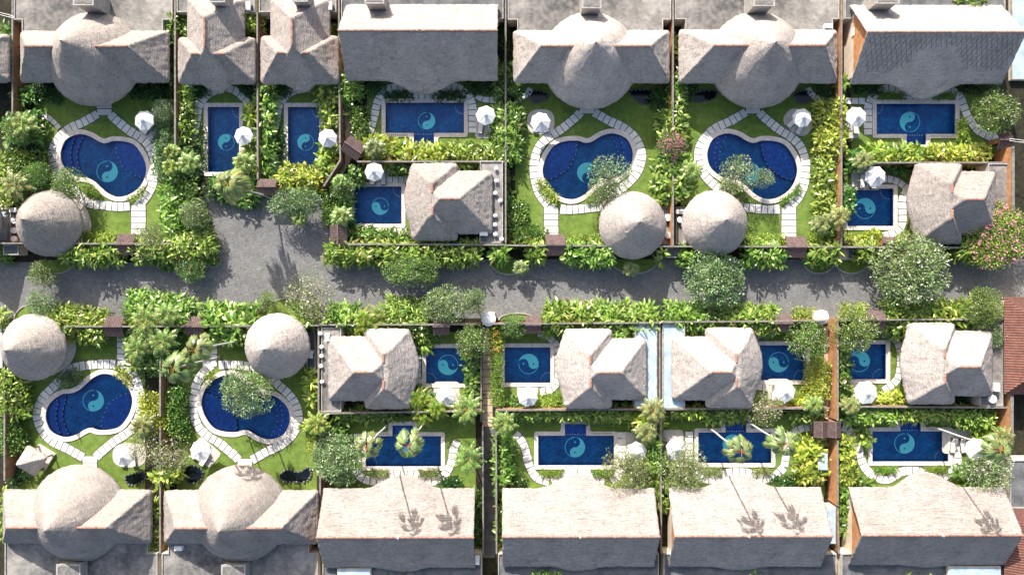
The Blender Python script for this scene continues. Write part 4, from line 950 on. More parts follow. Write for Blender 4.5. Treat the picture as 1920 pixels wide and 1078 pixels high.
OFFS = {5:(-10,2),14:(10,4),17:(-14,-6),0:(2,5),4:(0,1),3:(-2,5),6:(3,5),13:(6,2)}
for i, (px, py, lab, rz) in enumerate(PARA):
    X, Y = P(px, py, 2.4); o = PP if i == 0 else clone(PP); o.location = (X, Y, 0.06); o.rotation_euler = (R(random.uniform(-3,3)), R(random.uniform(-3,3)), R(rz)); tag(o, lab, 'parasol', 'white parasols'); s = [1.0,.93,.93,.98,1.0,.95,1,.95,1.05,1,1,1.05,1.15,1.05,1.05,1,1,1.1][i]; o.scale = (s*.93, s*.93, 1)
    kd, a, b = PADS[i]; ox, oy = OFFS.get(i, (0,0)); c = P(*PADC[i]) if i in PADC else P(px+ox, py+oy, 2.4); rr = PROT.get(i, 0)
    q = [(a*math.copysign(abs(math.cos(t))**(.75 if kd == 'o' else .25), math.cos(t)), b*math.copysign(abs(math.sin(t))**(.75 if kd == 'o' else .25), math.sin(t))) for t in np.linspace(0, 2*math.pi, 32, endpoint=False)]
    m = MB(); m.prism([(x*math.cos(rr)-y*math.sin(rr), x*math.sin(rr)+y*math.cos(rr)) for x, y in q], 0, .055); pd = m.build('sun_deck', M['pad']); pd.location = (*c, 0); tag(pd, kind='structure')
    for j, sx in enumerate((-1, 1)):
        l = LP if (i == 0 and j == 0) else clone(LP); a2 = rr+R(8*sx); dx, dy = sx*.62, -.45 if i not in (14,) else -.6
        l.location = (c[0]+dx*math.cos(rr)-dy*math.sin(rr), c[1]+dx*math.sin(rr)+dy*math.cos(rr), .056); l.rotation_euler = (0, 0, a2+(math.pi if i in (7,8) else 0))
        tag(l, ('left' if j == 0 else 'right')+' lounger at the '+lab.replace('white parasol ', 'parasol ').replace(' of the top row', '').replace('half hidden by leaves ', ''), 'sun lounger', 'sun loungers')

# ------------------------------------------------------------------ little rock ponds
def pond(pts, label):
    q = ccw(cr([P(*p) for p in pts], 6, True)); c = (sum(p[0] for p in q)/len(q), sum(p[1] for p in q)/len(q)); q = [(p[0]-c[0], p[1]-c[1]) for p in q]
    r = tag(empty('rock_pond', (*c, 0)), label, 'pond', 'rock edged ponds'); sheet('water', q, [], .05, M['pondwater'], r); d = 0; m = MB()
    for i in range(len(q)):
        a, b = Vector(q[i]), Vector(q[(i+1) % len(q)]); d += (b-a).length
        if d > .33:
            d = 0; s = random.uniform(.13,.22); v = []
            for zz, k in ((0,1),(.14,.95),(.22,.5)): v += [(a.x+s*k*math.cos(t)*random.uniform(.8,1.15), a.y+s*k*math.sin(t)*random.uniform(.8,1.15), zz) for t in np.linspace(0, 2*math.pi, 6, endpoint=False)]
            m.add(v, [(6*l+t, 6*l+(t+1) % 6, 6*l+6+(t+1) % 6, 6*l+6+t) for l in (0,1) for t in range(6)]+[(12,13,14,15,16,17)])
    m.build('rock_rim', M['rock'], r)
pond([(525,890),(540,880),(560,885),(578,876),(584,888),(574,902),(548,903),(530,902)], 'dark rock edged pond above the second domed villa of the bottom row')
pond([(236,892),(252,888),(268,884),(276,892),(262,906),(242,908)], 'dark rock edged pond above the bottom left dome')
pond([(344,880),(362,872),(380,882),(376,900),(352,905)], 'dark rock edged pond left of the second bottom dome')
pond([(1180,172),(1200,168),(1222,172),(1226,190),(1206,196),(1190,186)], 'dark rock edged pond right of the middle domed villa')
pond([(992,176),(1010,170),(1028,178),(1022,188),(1000,194)], 'dark rock edged pond left of the middle domed villa')
pond([(1298,176),(1320,170),(1344,172),(1338,186),(1312,192),(1300,190)], 'dark rock edged pond left of the right domed villa')
pond([(1488,178),(1504,170),(1520,176),(1516,192),(1496,194)], 'dark rock edged pond right of the right domed villa')

# ------------------------------------------------------------------ foliage
class Leaves:
    def __init__(s): s.V = []; s.F = []; s.n = 0
    def put(s, base, d, L, W, droop=0.25, big=False, roll=0.5):
        """leaf blades: base (n,3), direction d (n,3), length, width, droop"""
        base = np.asarray(base, float).reshape(-1, 3); n = len(base)
        if n == 0: return
        d = np.broadcast_to(np.asarray(d, float), (n, 3)); d = d/np.maximum(1e-6, np.linalg.norm(d, axis=1, keepdims=True))
        L = np.broadcast_to(L, n)[:, None]; W = np.broadcast_to(W, n)[:, None]; dr = np.broadcast_to(droop, n)[:, None]
        ref = np.array([0, 0, 1.0])+rng.normal(0, roll, (n, 3)); sd_ = np.cross(d, ref); sd_ /= np.maximum(1e-6, np.linalg.norm(sd_, axis=1, keepdims=True))
        z = np.array([0, 0, 1.0]); p = lambda t: base+d*L*t-z*dr*L*t*t
        if big:
            a, b = p(.28), p(.68); V = np.stack([base, a-sd_*W*.46, a+sd_*W*.46, b-sd_*W*.42, b+sd_*W*.42, p(1.0)], 1)
            F = np.array([[0,2,1],[1,2,4],[1,4,3],[3,4,5]])
        else:
            a = p(.45); V = np.stack([base, a-sd_*W*.5, a+sd_*W*.5, p(1.0)], 1); F = np.array([[0,2,1],[1,2,3]])
        k = V.shape[1]; s.V.append(V.reshape(-1, 3)); s.F.append((F[None]+(s.n+np.arange(n)*k)[:, None, None]).reshape(-1, 3)); s.n += n*k
    def mesh(s, name, m):
        V = np.concatenate(s.V); F = np.concatenate(s.F); me = bpy.data.meshes.new(name); me.vertices.add(len(V)); me.vertices.foreach_set('co', V.astype(np.float32).ravel())
        me.loops.add(len(F)*3); me.loops.foreach_set('vertex_index', F.astype(np.int32).ravel()); me.polygons.add(len(F))
        me.polygons.foreach_set('loop_start', np.arange(0, len(F)*3, 3, dtype=np.int32)); me.update(calc_edges=True); me.materials.append(M[m]); return me
    def build(s, name, m, parent=None):
        o = bpy.data.objects.new(name, s.mesh(name, m)); C.objects.link(o)
        if parent: o.parent = parent
        return o
def sph(n, zmin=-0.3):
    z = rng.uniform(zmin, 1, n); t = rng.uniform(0, 2*math.pi, n); r = np.sqrt(np.maximum(0, 1-z*z)); return np.stack([r*np.cos(t), r*np.sin(t), z], 1)
def band(pts, width, sp, h=1.0):
    """points scattered along a pixel polyline of given pixel width, at spacing sp metres; z = relative height"""
    q = [np.array(P(*p, h*.6)) for p in pts]; W = width*S/2; out = []
    for a, b in zip(q[:-1], q[1:]):
        d = b-a; L = np.linalg.norm(d); d = d/max(L, 1e-6); nrm = np.array([-d[1], d[0]]); na = max(1, int((L+.01)/sp)); nb = max(1, int(2*W/sp))
        for i in range(na):
            for j in range(nb):
                u = (i+.5+rng.uniform(-.45,.45))/na; v = -1+2*(j+.5+rng.uniform(-.45,.45))/nb; out.append((*(a+d*L*u+nrm*W*v*.88), 1-.45*v*v))
    return np.array(out)
def disc(px, py, rx, ry, sp, h=1.0):
    cx, cy = P(px, py, h*.6); rx, ry = rx*S, ry*S; n = max(3, int(math.pi*rx*ry/sp/sp)); r = np.sqrt(rng.uniform(0,1,n)); t = rng.uniform(0, 2*math.pi, n)
    return np.stack([cx+rx*r*np.cos(t)*.9, cy+ry*r*np.sin(t)*.9, 1-.5*r*r], 1)
def heli(L_, pts, H, ll=.85, lw=.25, per=13):
    for x, y, h in pts:
        n = per; t = rng.uniform(0, 2*math.pi, n); e = rng.uniform(R(-5), R(62), n); d = np.stack([np.cos(t)*np.cos(e), np.sin(t)*np.cos(e), np.sin(e)], 1)
        hh = H*h*rng.uniform(.75, 1.1); b = np.stack([x+rng.normal(0,.07,n), y+rng.normal(0,.07,n), hh*rng.uniform(.35,.85,n)], 1)+d*.12
        L_.put(b, d, rng.uniform(.7,1.15,n)*ll, rng.uniform(.75,1.15,n)*lw, rng.uniform(.2,.7,n), True, .4)
def bush(L_, pts, H, ll=.3, lw=.13, per=45, r=.42):
    for x, y, h in pts:
        u = sph(per, -.1); hh = H*h*rng.uniform(.8,1.12); rr = r*rng.uniform(.75,1.25); c = np.array([x, y, max(.1, hh-rr)])
        L_.put(c+u*rr*rng.uniform(.75,1.05,(per,1))*np.array([1,1,.9]), u+rng.normal(0,.6,(per,3))+np.array([0,0,.25]), rng.uniform(.7,1.2,per)*ll, rng.uniform(.8,1.2,per)*lw, .2)
def clip(L_, pts, H, per=30):
    for x, y, h in pts:
        n = per; b = np.stack([x+rng.uniform(-.22,.22,n), y+rng.uniform(-.22,.22,n), H*(.55+.45*h)*rng.uniform(.82,1.0,n)], 1)
        L_.put(b, rng.normal(0,1,(n,3))*np.array([1,1,.5])+np.array([0,0,.5]), rng.uniform(.12,.2,n), rng.uniform(.07,.11,n), .1)
def frond(L_, stalk, o, az, el, ln, lf=.5, lw=.07, pairs=20, droop=.9):
    s = np.linspace(.12, 1, pairs); d = np.array([math.cos(az)*math.cos(el), math.sin(az)*math.cos(el), math.sin(el)])
    p = np.array(o)+np.outer(s*ln, d); p[:, 2] -= droop*ln*.5*s**2.2; tg = np.gradient(p, axis=0); tg /= np.linalg.norm(tg, axis=1, keepdims=True)
    sd_ = np.cross(tg, [0,0,1.0]); sd_ /= np.maximum(1e-6, np.linalg.norm(sd_, axis=1, keepdims=True)); k = np.sin(np.pi*np.clip(s*.85+.12, 0, 1))**.6
    for g in (-1, 1): L_.put(p, sd_*g+tg*.65+rng.normal(0,.08,(pairs,3)), lf*k*rng.uniform(.85,1.1,pairs), lw, .35, False, .2)
    if stalk is not None: stalk.tube([tuple(o)]+[tuple(q) for q in p[::5]], [.03]*(1+len(p[::5])), 4)
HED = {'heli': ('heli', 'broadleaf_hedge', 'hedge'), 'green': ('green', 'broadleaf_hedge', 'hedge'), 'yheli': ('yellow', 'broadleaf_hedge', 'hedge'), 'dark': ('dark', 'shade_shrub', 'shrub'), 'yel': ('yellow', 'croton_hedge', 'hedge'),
       'shrub': ('green', 'leafy_shrub', 'shrub'), 'clip': ('clip', 'clipped_hedge', 'hedge'), 'olive': ('olive', 'clipped_hedge', 'hedge'), 'lime': ('yellow', 'leafy_shrub', 'shrub'), 'frang': ('frang', 'leafy_shrub', 'shrub')}
def hedge(kind, pts, width, H, label, flower=None):
    m, nm, cat = HED[kind]; L_ = Leaves()
    if kind in ('heli', 'yheli', 'green') and 1.3 < H < 3: H = min(3.0, H*1.3)
    if not isinstance(width, tuple) and kind != 'clip': width *= 1.12
    one = len(pts) == 1; wy = width if not isinstance(width, tuple) else width[1]; wx = width if not isinstance(width, tuple) else width[0]
    bp = (lambda sp: disc(*pts[0], wx/2, wy/2, sp, H)) if one else (lambda sp: band(pts, wx, sp, H))
    if kind in ('heli', 'green', 'yheli'): q_ = rng.uniform(.78, 1.15); heli(L_, bp(.60*q_), H, (1.12 if kind != 'green' else .95)*q_, .31*q_*rng.uniform(.8, 1.1), 15)
    elif kind in ('dark', 'shrub', 'lime', 'frang'): bush(L_, bp(.46), H, .36, .17, 34)
    elif kind == 'yel': bush(L_, bp(.42), H, .34, .11, 36, .36)
    else: clip(L_, bp(.28), H)
    if kind in ('heli', 'yheli', 'green', 'shrub', 'lime'):      # undergrowth between the stems
        bush(L_, bp(.62), H*.5, .42, .2, 22, .5)
    V = np.concatenate(L_.V); c = V.mean(0); c[2] = 0; L_.V = [V-c]
    o = tag(L_.build(nm, m), label, cat); o.location = tuple(c)
    if flower:
        F = Leaves(); pp = bp(.6); n = len(pp)
        for k in range(5): F.put(np.stack([pp[:,0]-c[0]+rng.normal(0,.12,n), pp[:,1]-c[1]+rng.normal(0,.12,n), H*pp[:,2]+rng.uniform(.1,.25,n)], 1), sph(n, 0), .24, .2, 0)
        F.build('flowers', flower, o)
    return o
H_ = [
 # hedges along the north side of the road
 ('heli', [(120,477),(222,474)], 38, 3.5, 'bright broadleaf hedge between the round pavilion and the upper left gate'),
 ('heli', [(250,470),(330,465),(395,455)], 46, 3.5, 'big bright broadleaf hedge right of the upper left gate'),
 ('green', [(300,490),(372,492)], 26, 1.3, 'darker lower fringe of leaves above the road corner'),
 ('clip', [(402,446),(402,496)], 18, 1.3, 'clipped square green hedge block at the road corner'),
 ('heli', [(612,472),(750,474)], 38, 3.5, 'bright broadleaf hedge along the road left of the round green tree'),
 ('heli', [(752,474),(898,473)], 38, 3.5, 'bright broadleaf hedge along the road behind the round green tree'),
 ('heli', [(925,474),(950,474)], 32, 3.5, 'short broadleaf hedge at the foot of the grey capped wall'),
 ('heli', [(990,470),(1022,472)], 34, 3.5, 'short broadleaf hedge left of the middle gate'),
 ('heli', [(1060,474),(1150,478)], 38, 3.5, 'bright broadleaf hedge between the middle gate and the left twin pavilion'),
 ('heli', [(1234,472),(1248,482)], 22, 3.5, 'small broadleaf clump right of the left twin pavilion'),
 ('heli', [(1276,475),(1300,486)], 34, 3.5, 'small broadleaf clump left of the right twin pavilion'),
 ('heli', [(1400,478),(1475,478)], 36, 3.5, 'bright broadleaf hedge between the flowering road tree and the right gate'),
 ('heli', [(1516,474),(1572,476)], 34, 3.5, 'bright broadleaf hedge right of the right gate'),
 ('heli', [(1612,474),(1640,470)], 34, 3.5, 'small broadleaf hedge left of the big pale flowering tree'),
 ('heli', [(1795,468),(1850,474)], 32, 3.5, 'broadleaf hedge right of the big pale flowering tree'),
 ('green', [(0,482),(14,478)], 26, 1.3, 'leafy clump at the left edge above the road'),
 # inside the walls, north side
 ('yel', [(150,446),(216,446)], 18, 1.0, 'yellow green croton hedge left of the upper left gate'),
 ('yel', [(1064,450),(1128,450)], 16, 1.0, 'yellow croton hedge right of the middle gate'),
 ('yel', [(1402,452),(1474,452)], 17, 1.0, 'yellow croton hedge left of the right gate'),
 ('shrub', [(962,442),(1020,445)], 34, 1.2, 'green shrub bed left of the middle gate'),
 ('yel', [(1520,448),(1560,452)], 26, 1.3, 'yellow green shrubs right of the right gate'),
 ('green', [(655,436),(765,444)], 20, 1.4, 'leafy hedge below the small dark square pool'),
 ('lime', [(1642,448)], (34,34), 1.8, 'rounded lime green shrub left of the small brown gate'),
 ('yel', [(1684,450),(1706,446)], 18, 1.0, 'yellow green shrubs right of the small brown gate'),
 ('yel', [(1590,450),(1618,448)], 14, .8, 'low yellow hedge right of the ochre wall above the road'),
 # hedges along the south side of the road
 ('heli', [(95,604),(192,614)], 58, 3.0, 'bright broadleaf hedge right of the lower left round pavilion'),
 ('heli', [(0,608),(14,600)], 40, 3.0, 'leafy clump left of the lower left round pavilion'),
 ('heli', [(238,574),(300,579),(358,592)], 54, 3.0, 'bright broadleaf hedge between the two gates below the road at left'),
 ('heli', [(380,604),(480,610)], 66, 3.0, 'bright broadleaf hedge between the shaded gate and the round pavilion'),
 ('heli', [(552,596),(586,598)], 44, 3.0, 'leafy clump against the round pavilion right of its dome'),
 ('heli', [(614,596),(672,596)], 44, 3.0, 'bright broadleaf hedge left of the feathery bush'),
 ('heli', [(720,589),(800,602)], 64, 3.0, 'bright broadleaf hedge right of the feathery bush'),
 ('heli', [(1020,598),(1120,600)], 56, 3.0, 'bright broadleaf hedge right of the tan walk gate'),
 ('heli', [(1122,600),(1230,602)], 58, 3.0, 'bright broadleaf hedge left of the gap above the pale blue roofs'),
 ('heli', [(1250,596),(1350,598)], 52, 3.0, 'bright broadleaf hedge right of the gap above the pale blue roofs'),
 ('heli', [(1352,600),(1455,602)], 50, 3.0, 'bright broadleaf hedge left of the gate near the ochre wall'),
 ('yel', [(1484,590),(1524,590)], 22, 1.1, 'low yellow hedge left of the cream block near the ochre wall'),
 ('yel', [(1574,584),(1626,584)], 24, 1.3, 'low yellow hedge above the leafy tree right of the ochre wall'),
 ('heli', [(1662,596),(1740,600)], 64, 3.0, 'dark and bright broadleaf hedge under the big pale flowering tree'),
 ('heli', [(1742,598),(1832,594)], 60, 3.0, 'bright broadleaf hedge between the big flowering tree and the terracotta roof'),
 ('heli', [(1100,636),(1170,636)], 40, 3.0, 'broadleaf clump hanging over the edge of the hip roof left of the blue yards'),
 ('green', [(1310,620),(1390,622)], 16, 2.2, 'thin leafy strip along the hip roof right of the blue yards'),
 # dividing beds, top row
 ('green', [(14,50),(14,145)], 22, 1.5, 'narrow leafy bed left of the far left top wall'),
 ('green', [(34,45),(34,140)], 14, 1.5, 'narrow leafy bed right of the far left top wall'),
 ('green', [(34,165),(52,195)], 30, 1.5, 'leafy corner bed left of the first stepping stones'),
 ('heli', [(327,45)], (42,46), 2.6, 'bright palm like clump between the top left villas'),
 ('green', [(318,66),(320,160)], 10, 1.6, 'thin hedge strip beside the top left dome villa'),
 ('yheli', [(466,40)], (38,50), 2.4, 'yellow green clump between the two narrow garden villas'),
 ('heli', [(628,40),(632,150)], 14, 1.8, 'thin hedge strip left of the long top row villa'),
 ('green', [(476,25),(478,70)], 9, 1.2, 'dark slot of leaves between the narrow garden villas'),
 ('heli', [(344,165),(344,265)], 24, 1.7, 'bright broadleaf bed right of the first brown dividing wall'),
 ('frang', [(308,190),(306,330)], 34, 1.8, 'pale grey green shrubs left of the first brown dividing wall'),
 ('green', [(342,270),(346,330)], 34, 1.5, 'leafy bed at the lower end of the first brown dividing wall'),
 ('heli', [(496,160),(497,330)], 26, 1.8, 'bright broadleaf bed right of the second brown dividing wall'),
 ('yheli', [(470,195),(472,230)], 24, 1.5, 'yellow flecked leaves beside the left narrow pool umbrella'),
 ('heli', [(472,270),(468,330)], 26, 1.7, 'broadleaf bed at the lower right of the left narrow pool'),
 ('heli', [(612,160),(620,235)], 34, 1.9, 'bright leaves right of the right narrow pool path'),
 ('yheli', [(614,270),(606,325)], 26, 1.7, 'yellow green leaves below the right narrow pool umbrella'),
 ('heli', [(652,160)], (62,76), 3.0, 'tall bright broadleaf clump left of the shaded long pool garden'),
 ('shrub', [(672,205),(676,262)], 26, 1.5, 'green shrub bed left of the curved path by the shaded long pool'),
 ('heli', [(950,200),(948,300)], 52, 2.2, 'bright yellow green clump across the wall right of the shaded long pool'),
 ('green', [(948,120),(950,182)], 44, 1.6, 'dark green bed between the long villa and the middle domed villa'),
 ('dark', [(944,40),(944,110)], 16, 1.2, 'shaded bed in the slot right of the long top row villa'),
 ('yheli', [(682,276),(730,285)], 40, 2.0, 'palm like yellow clump at the left end of the yellow hedge'),
 ('yheli', [(735,288),(840,289)], 34, 1.7, 'yellow green hedge below the bay of the shaded long pool'),
 ('heli', [(842,288),(938,288)], 34, 1.9, 'yellow green hedge between the shaded long pool and the concrete roof'),
 ('yheli', [(1252,60),(1255,120)], 14, 1.3, 'thin leafy slot between the two domed villas of the upper row'),
 ('heli', [(1273,135),(1270,200)], 26, 1.9, 'bright broadleaf strip right of the ochre wall between the domed villas'),
 ('heli', [(1262,205),(1260,262)], 48, 2.1, 'bright broadleaf bed above the pink bougainvillea'),
 ('heli', [(1262,292),(1262,376)], 62, 2.2, 'broad leafy bed below the pink bougainvillea between kidney pools'),
 ('green', [(948,310),(955,450)], 12, 1.3, 'shaded hedge right of the grey capped wall'),
 ('shrub', [(968,380),(976,435)], 30, 1.2, 'shaded shrubs at the left of the middle kidney pool lawn'),
 ('yheli', [(1560,190),(1563,290)], 50, 2.1, 'bright yellow green bed across the ochre wall left of the top right long pool'),
 ('heli', [(1550,300),(1552,400)], 34, 1.9, 'leafy bed left of the ochre wall beside the right upper kidney garden'),
 ('heli', [(1586,150),(1588,165)], 18, 1.5, 'small leaf tuft at the corner of the top right long villa'),
 ('green', [(1590,300),(1612,300)], 40, 1.8, 'leafy bed above the small square pool, left of the round parasol'),
 ('green', [(1552,402),(1560,448)], 40, 1.7, 'green bed below the wall left of the small square pool'),
 ('green', [(1596,350),(1590,400)], 18, 1.6, 'leaves leaning over the left edge of the small square pool above the road'),
 ('yheli', [(1622,290),(1740,290)], 28, 1.5, 'spiky yellow hedge below the left part of the top right pool'),
 ('yheli', [(1742,290),(1850,290)], 28, 1.5, 'spiky yellow hedge below the right part of the top right pool'),
 ('yel', [(1802,225),(1806,262)], 20, 1.2, 'yellow shrubs right of the top right long pool'),
 ('green', [(1672,312),(1700,314)], 18, 1.4, 'small leafy strip below the top right brown wall'),
 ('heli', [(786,305),(880,312)], 10, 2.4, 'leaf fringe over the hip roof above the road, left of centre'),
 ('green', [(655,326),(680,330)], 30, 1.7, 'dark leafy bed left of the umbrella above the dark square pool'),
 ('green', [(735,312),(765,318)], 20, 1.7, 'dark leafy bed right of the umbrella above the dark square pool'),
 ('green', [(650,345),(648,430)], 20, 1.7, 'broad leaves along the left edge of the dark square pool'),
 ('shrub', [(624,360),(624,420)], 34, 1.6, 'soft green bushes left of the dark square pool beside the road spur'),
 ('yheli', [(525,330),(600,335)], 40, 1.9, 'yellow green hedge below the right narrow pool'),
 ('heli', [(440,330),(478,345)], 46, 2.0, 'leafy mass below the left narrow pool'),
 ('green', [(392,345),(480,372)], 40, 1.6, 'broad leafy bed behind the yellow palm above the road spur'),
 ('heli', [(318,340),(322,440)], 38, 2.0, 'bright broadleaf column right of the upper left kidney garden'),
 ('green', [(345,345),(370,430)], 40, 1.4, 'shaded undergrowth beside the round grey green tree'),
 # upper left mass
 ('green', [(34,215),(40,270)], 62, 2.6, 'dense leafy mass at the upper left below the first wall'),
 ('shrub', [(48,285),(42,362)], 66, 2.8, 'tall green shrubs left of the upper left kidney pool lawn'),
 ('heli', [(14,290),(16,380)], 40, 2.4, 'yellow green broadleaf mass at the left edge of the upper garden'),
 ('dark', [(70,280),(66,360)], 20, 1.6, 'dark hedge foot along the upper left lawn'),
 # shaded beds under the eaves
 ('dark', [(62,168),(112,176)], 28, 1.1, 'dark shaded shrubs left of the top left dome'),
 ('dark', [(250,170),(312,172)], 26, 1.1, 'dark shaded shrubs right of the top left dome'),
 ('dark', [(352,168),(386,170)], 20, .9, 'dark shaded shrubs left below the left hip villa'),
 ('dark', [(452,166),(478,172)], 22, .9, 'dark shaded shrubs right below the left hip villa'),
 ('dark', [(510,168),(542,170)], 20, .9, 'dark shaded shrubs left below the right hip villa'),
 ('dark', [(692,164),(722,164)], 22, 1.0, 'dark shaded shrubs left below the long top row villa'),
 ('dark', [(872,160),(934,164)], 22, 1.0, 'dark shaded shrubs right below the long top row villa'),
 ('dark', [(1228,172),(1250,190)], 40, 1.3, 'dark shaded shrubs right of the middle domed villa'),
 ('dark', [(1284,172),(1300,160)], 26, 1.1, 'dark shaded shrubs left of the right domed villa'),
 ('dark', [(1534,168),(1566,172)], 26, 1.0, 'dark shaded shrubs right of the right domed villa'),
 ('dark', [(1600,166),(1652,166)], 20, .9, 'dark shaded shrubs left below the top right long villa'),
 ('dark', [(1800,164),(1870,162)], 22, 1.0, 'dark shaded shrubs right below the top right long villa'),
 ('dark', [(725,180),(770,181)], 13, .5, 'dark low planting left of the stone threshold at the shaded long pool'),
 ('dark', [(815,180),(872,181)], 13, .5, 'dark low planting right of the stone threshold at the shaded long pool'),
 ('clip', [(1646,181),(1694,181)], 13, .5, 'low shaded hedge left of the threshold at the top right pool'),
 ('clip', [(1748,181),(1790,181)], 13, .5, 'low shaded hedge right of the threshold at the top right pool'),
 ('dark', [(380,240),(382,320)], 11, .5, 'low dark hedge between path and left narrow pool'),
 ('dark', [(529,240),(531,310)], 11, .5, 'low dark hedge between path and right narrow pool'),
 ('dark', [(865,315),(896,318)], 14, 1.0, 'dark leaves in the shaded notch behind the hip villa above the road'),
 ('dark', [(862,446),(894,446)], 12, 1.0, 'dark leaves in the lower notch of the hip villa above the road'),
 # crescents round the kidney pools
 ('clip', [(158,348),(172,356),(186,368)], 17, .55, 'clipped crescent hedge below left of the upper left kidney pool'),
 ('clip', [(240,376),(258,368),(272,352)], 11, .55, 'clipped crescent hedge below right of the upper left kidney pool'),
 ('yel', [(1012,338),(1024,358),(1046,376)], 17, .7, 'yellow clipped crescent hedge left of the middle kidney pool'),
 ('clip', [(1098,376),(1122,372)], 14, .5, 'clipped crescent hedge below the middle kidney pool'),
 ('olive', [(1352,346),(1376,356),(1396,372)], 20, .6, 'dry olive crescent hedge left below the right upper kidney pool'),
 ('clip', [(1464,378),(1484,368),(1500,348)], 12, .55, 'clipped crescent hedge right below the right upper kidney pool'),
 ('yel', [(214,696),(232,704),(244,718)], 16, .6, 'yellow crescent hedge above right of the lower left kidney pool'),
 ('frang', [(112,716),(134,708),(150,702)], 24, .9, 'pale shrubs above left of the lower left kidney pool'),
 ('yel', [(384,716),(400,702)], 16, .6, 'yellow crescent hedge above left of the tree hung kidney pool'),
 # bottom row crescents
 ('olive', [(694,886),(728,886)], 15, .45, 'dry olive hedge crescent left below the palm covered pool'),
 ('olive', [(786,886),(824,886)], 15, .45, 'dry olive hedge crescent right below the palm covered pool'),
 ('clip', [(1014,886),(1054,886)], 14, .5, 'bright clipped crescent left below the uncovered bottom row pool'),
 ('clip', [(1110,886),(1150,886)], 14, .5, 'bright clipped crescent right below the uncovered bottom row pool'),
 ('olive', [(1320,883),(1354,883)], 14, .45, 'brown dry hedge crescent left below the half hidden pool'),
 ('olive', [(1410,884),(1444,883)], 14, .45, 'brown dry hedge crescent right below the half hidden pool'),
 ('clip', [(1640,880),(1680,880)], 13, .5, 'bright clipped crescent left below the bottom right pool'),
 ('clip', [(1734,880),(1776,880)], 13, .5, 'bright clipped crescent right below the bottom right pool'),
 ('clip', [(1686,662),(1686,664)], 10, .5, 'tiny hedge patch left beside the path of the small pool right of the ochre wall'),
 # middle strip between the lower rows
 ('heli', [(630,780),(690,778)], 18, 1.6, 'leafy hedge left of the fluffy bright bush'),
 ('green', [(692,778),(752,778)], 18, 1.5, 'green hedge just left of the fluffy bright bush'),
 ('heli', [(966,776),(1060,776)], 18, 1.6, 'leafy hedge above the left lawn of the uncovered bottom row pool'),
 ('heli', [(1062,776),(1178,776)], 22, 1.7, 'leafy hedge above the bay of the uncovered bottom row pool'),
 ('yheli', [(1262,770),(1320,774)], 20, 1.8, 'yellow green hedge left above the half hidden pool'),
 ('heli', [(1322,778),(1400,778)], 24, 1.6, 'leafy hedge above the bay of the half hidden pool'),
 ('heli', [(1484,778),(1540,778)], 24, 1.7, 'leafy hedge left of the ochre wall above the curved path'),
 ('heli', [(1582,778),(1680,778)], 28, 1.8, 'leafy hedge right of the ochre wall above the bottom right pool'),
 ('heli', [(1682,778),(1780,776)], 24, 1.8, 'leafy hedge above the bay of the bottom right pool'),
 ('heli', [(1782,780),(1862,790)], 34, 1.9, 'leafy hedge in the upper corner of the bottom right garden'),
 ('yheli', [(1600,752),(1700,750)], 24, 1.6, 'yellow green leaves above the back wall right of the ochre wall'),
 ('green', [(940,755),(1050,757)], 18, 1.2, 'yellow green strip below the small pool right of the tan walk'),
 ('yel', [(1006,756),(1054,752)], 26, 1.4, 'rounded yellow shrubs beside the umbrella right of the tan walk'),
 ('yheli', [(1486,752),(1530,756)], 20, 1.3, 'yellow leaves below the umbrella left of the ochre wall'),
 ('yel', [(1534,680),(1534,744)], 46, 2.1, 'tall yellow flowered shrub left of the ochre wall'),
 ('green', [(1583,650),(1584,745)], 20, 1.7, 'leaves along the right side of the ochre wall'),
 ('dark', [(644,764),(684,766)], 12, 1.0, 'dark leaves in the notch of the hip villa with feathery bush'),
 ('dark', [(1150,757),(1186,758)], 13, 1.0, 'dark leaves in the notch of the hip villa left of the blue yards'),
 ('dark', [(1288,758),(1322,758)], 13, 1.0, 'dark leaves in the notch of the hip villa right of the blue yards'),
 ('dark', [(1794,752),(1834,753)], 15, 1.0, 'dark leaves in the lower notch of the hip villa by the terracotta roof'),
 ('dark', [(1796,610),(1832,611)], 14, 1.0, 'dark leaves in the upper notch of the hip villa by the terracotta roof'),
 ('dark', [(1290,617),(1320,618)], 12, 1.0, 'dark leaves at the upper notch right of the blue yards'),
 ('heli', [(800,620),(790,650)], 30, 1.4, 'dark broad leaves right of the hip villa with the feathery bush'),
 ('green', [(880,650),(888,760)], 22, 1.7, 'leaves along the left side of the tan slab walk'),
 ('clip', [(932,665),(932,758)], 26, 2.1, 'tall bright clipped hedge along the right side of the tan slab walk'),
 ('lime', [(932,618),(932,662)], 18, 2.0, 'reddish topped shrub strip at the head of the tan slab walk', 'rleaf'),
 ('yel', [(1700,720),(1700,745)], 16, 1.2, 'shrubs at the foot of the hip villa by the terracotta roof'),
 ('green', [(852,760),(800,752)], 12, 1.4, 'leaf strip under the umbrella left of the tan walk'),
 # lower left
 ('heli', [(14,700),(24,780)], 50, 2.4, 'yellow green broadleaf mass at the left edge of the lower garden'),
 ('shrub', [(14,785),(26,850)], 40, 2.2, 'rounded shrubs above the askew thatch hut at the left edge'),
 ('dark', [(50,880),(20,905)], 26, 1.0, 'dark planting around the askew thatch hut'),
 ('heli', [(4,920),(4,1010)], 12, 1.4, 'leafy strip at the left edge beside the bottom left villa'),
 ('green', [(262,610),(268,690)], 66, 2.4, 'green understory left below the two lower left gates'),
 ('shrub', [(306,620),(306,700)], 60, 2.4, 'green understory beneath the two fan palms'),
 ('lime', [(290,740),(288,810)], 56, 2.2, 'yellow green shrubs between the two lower kidney pools'),
 ('shrub', [(328,730),(334,820)], 32, 1.8, 'green shrubs left of the tree hung kidney pool'),
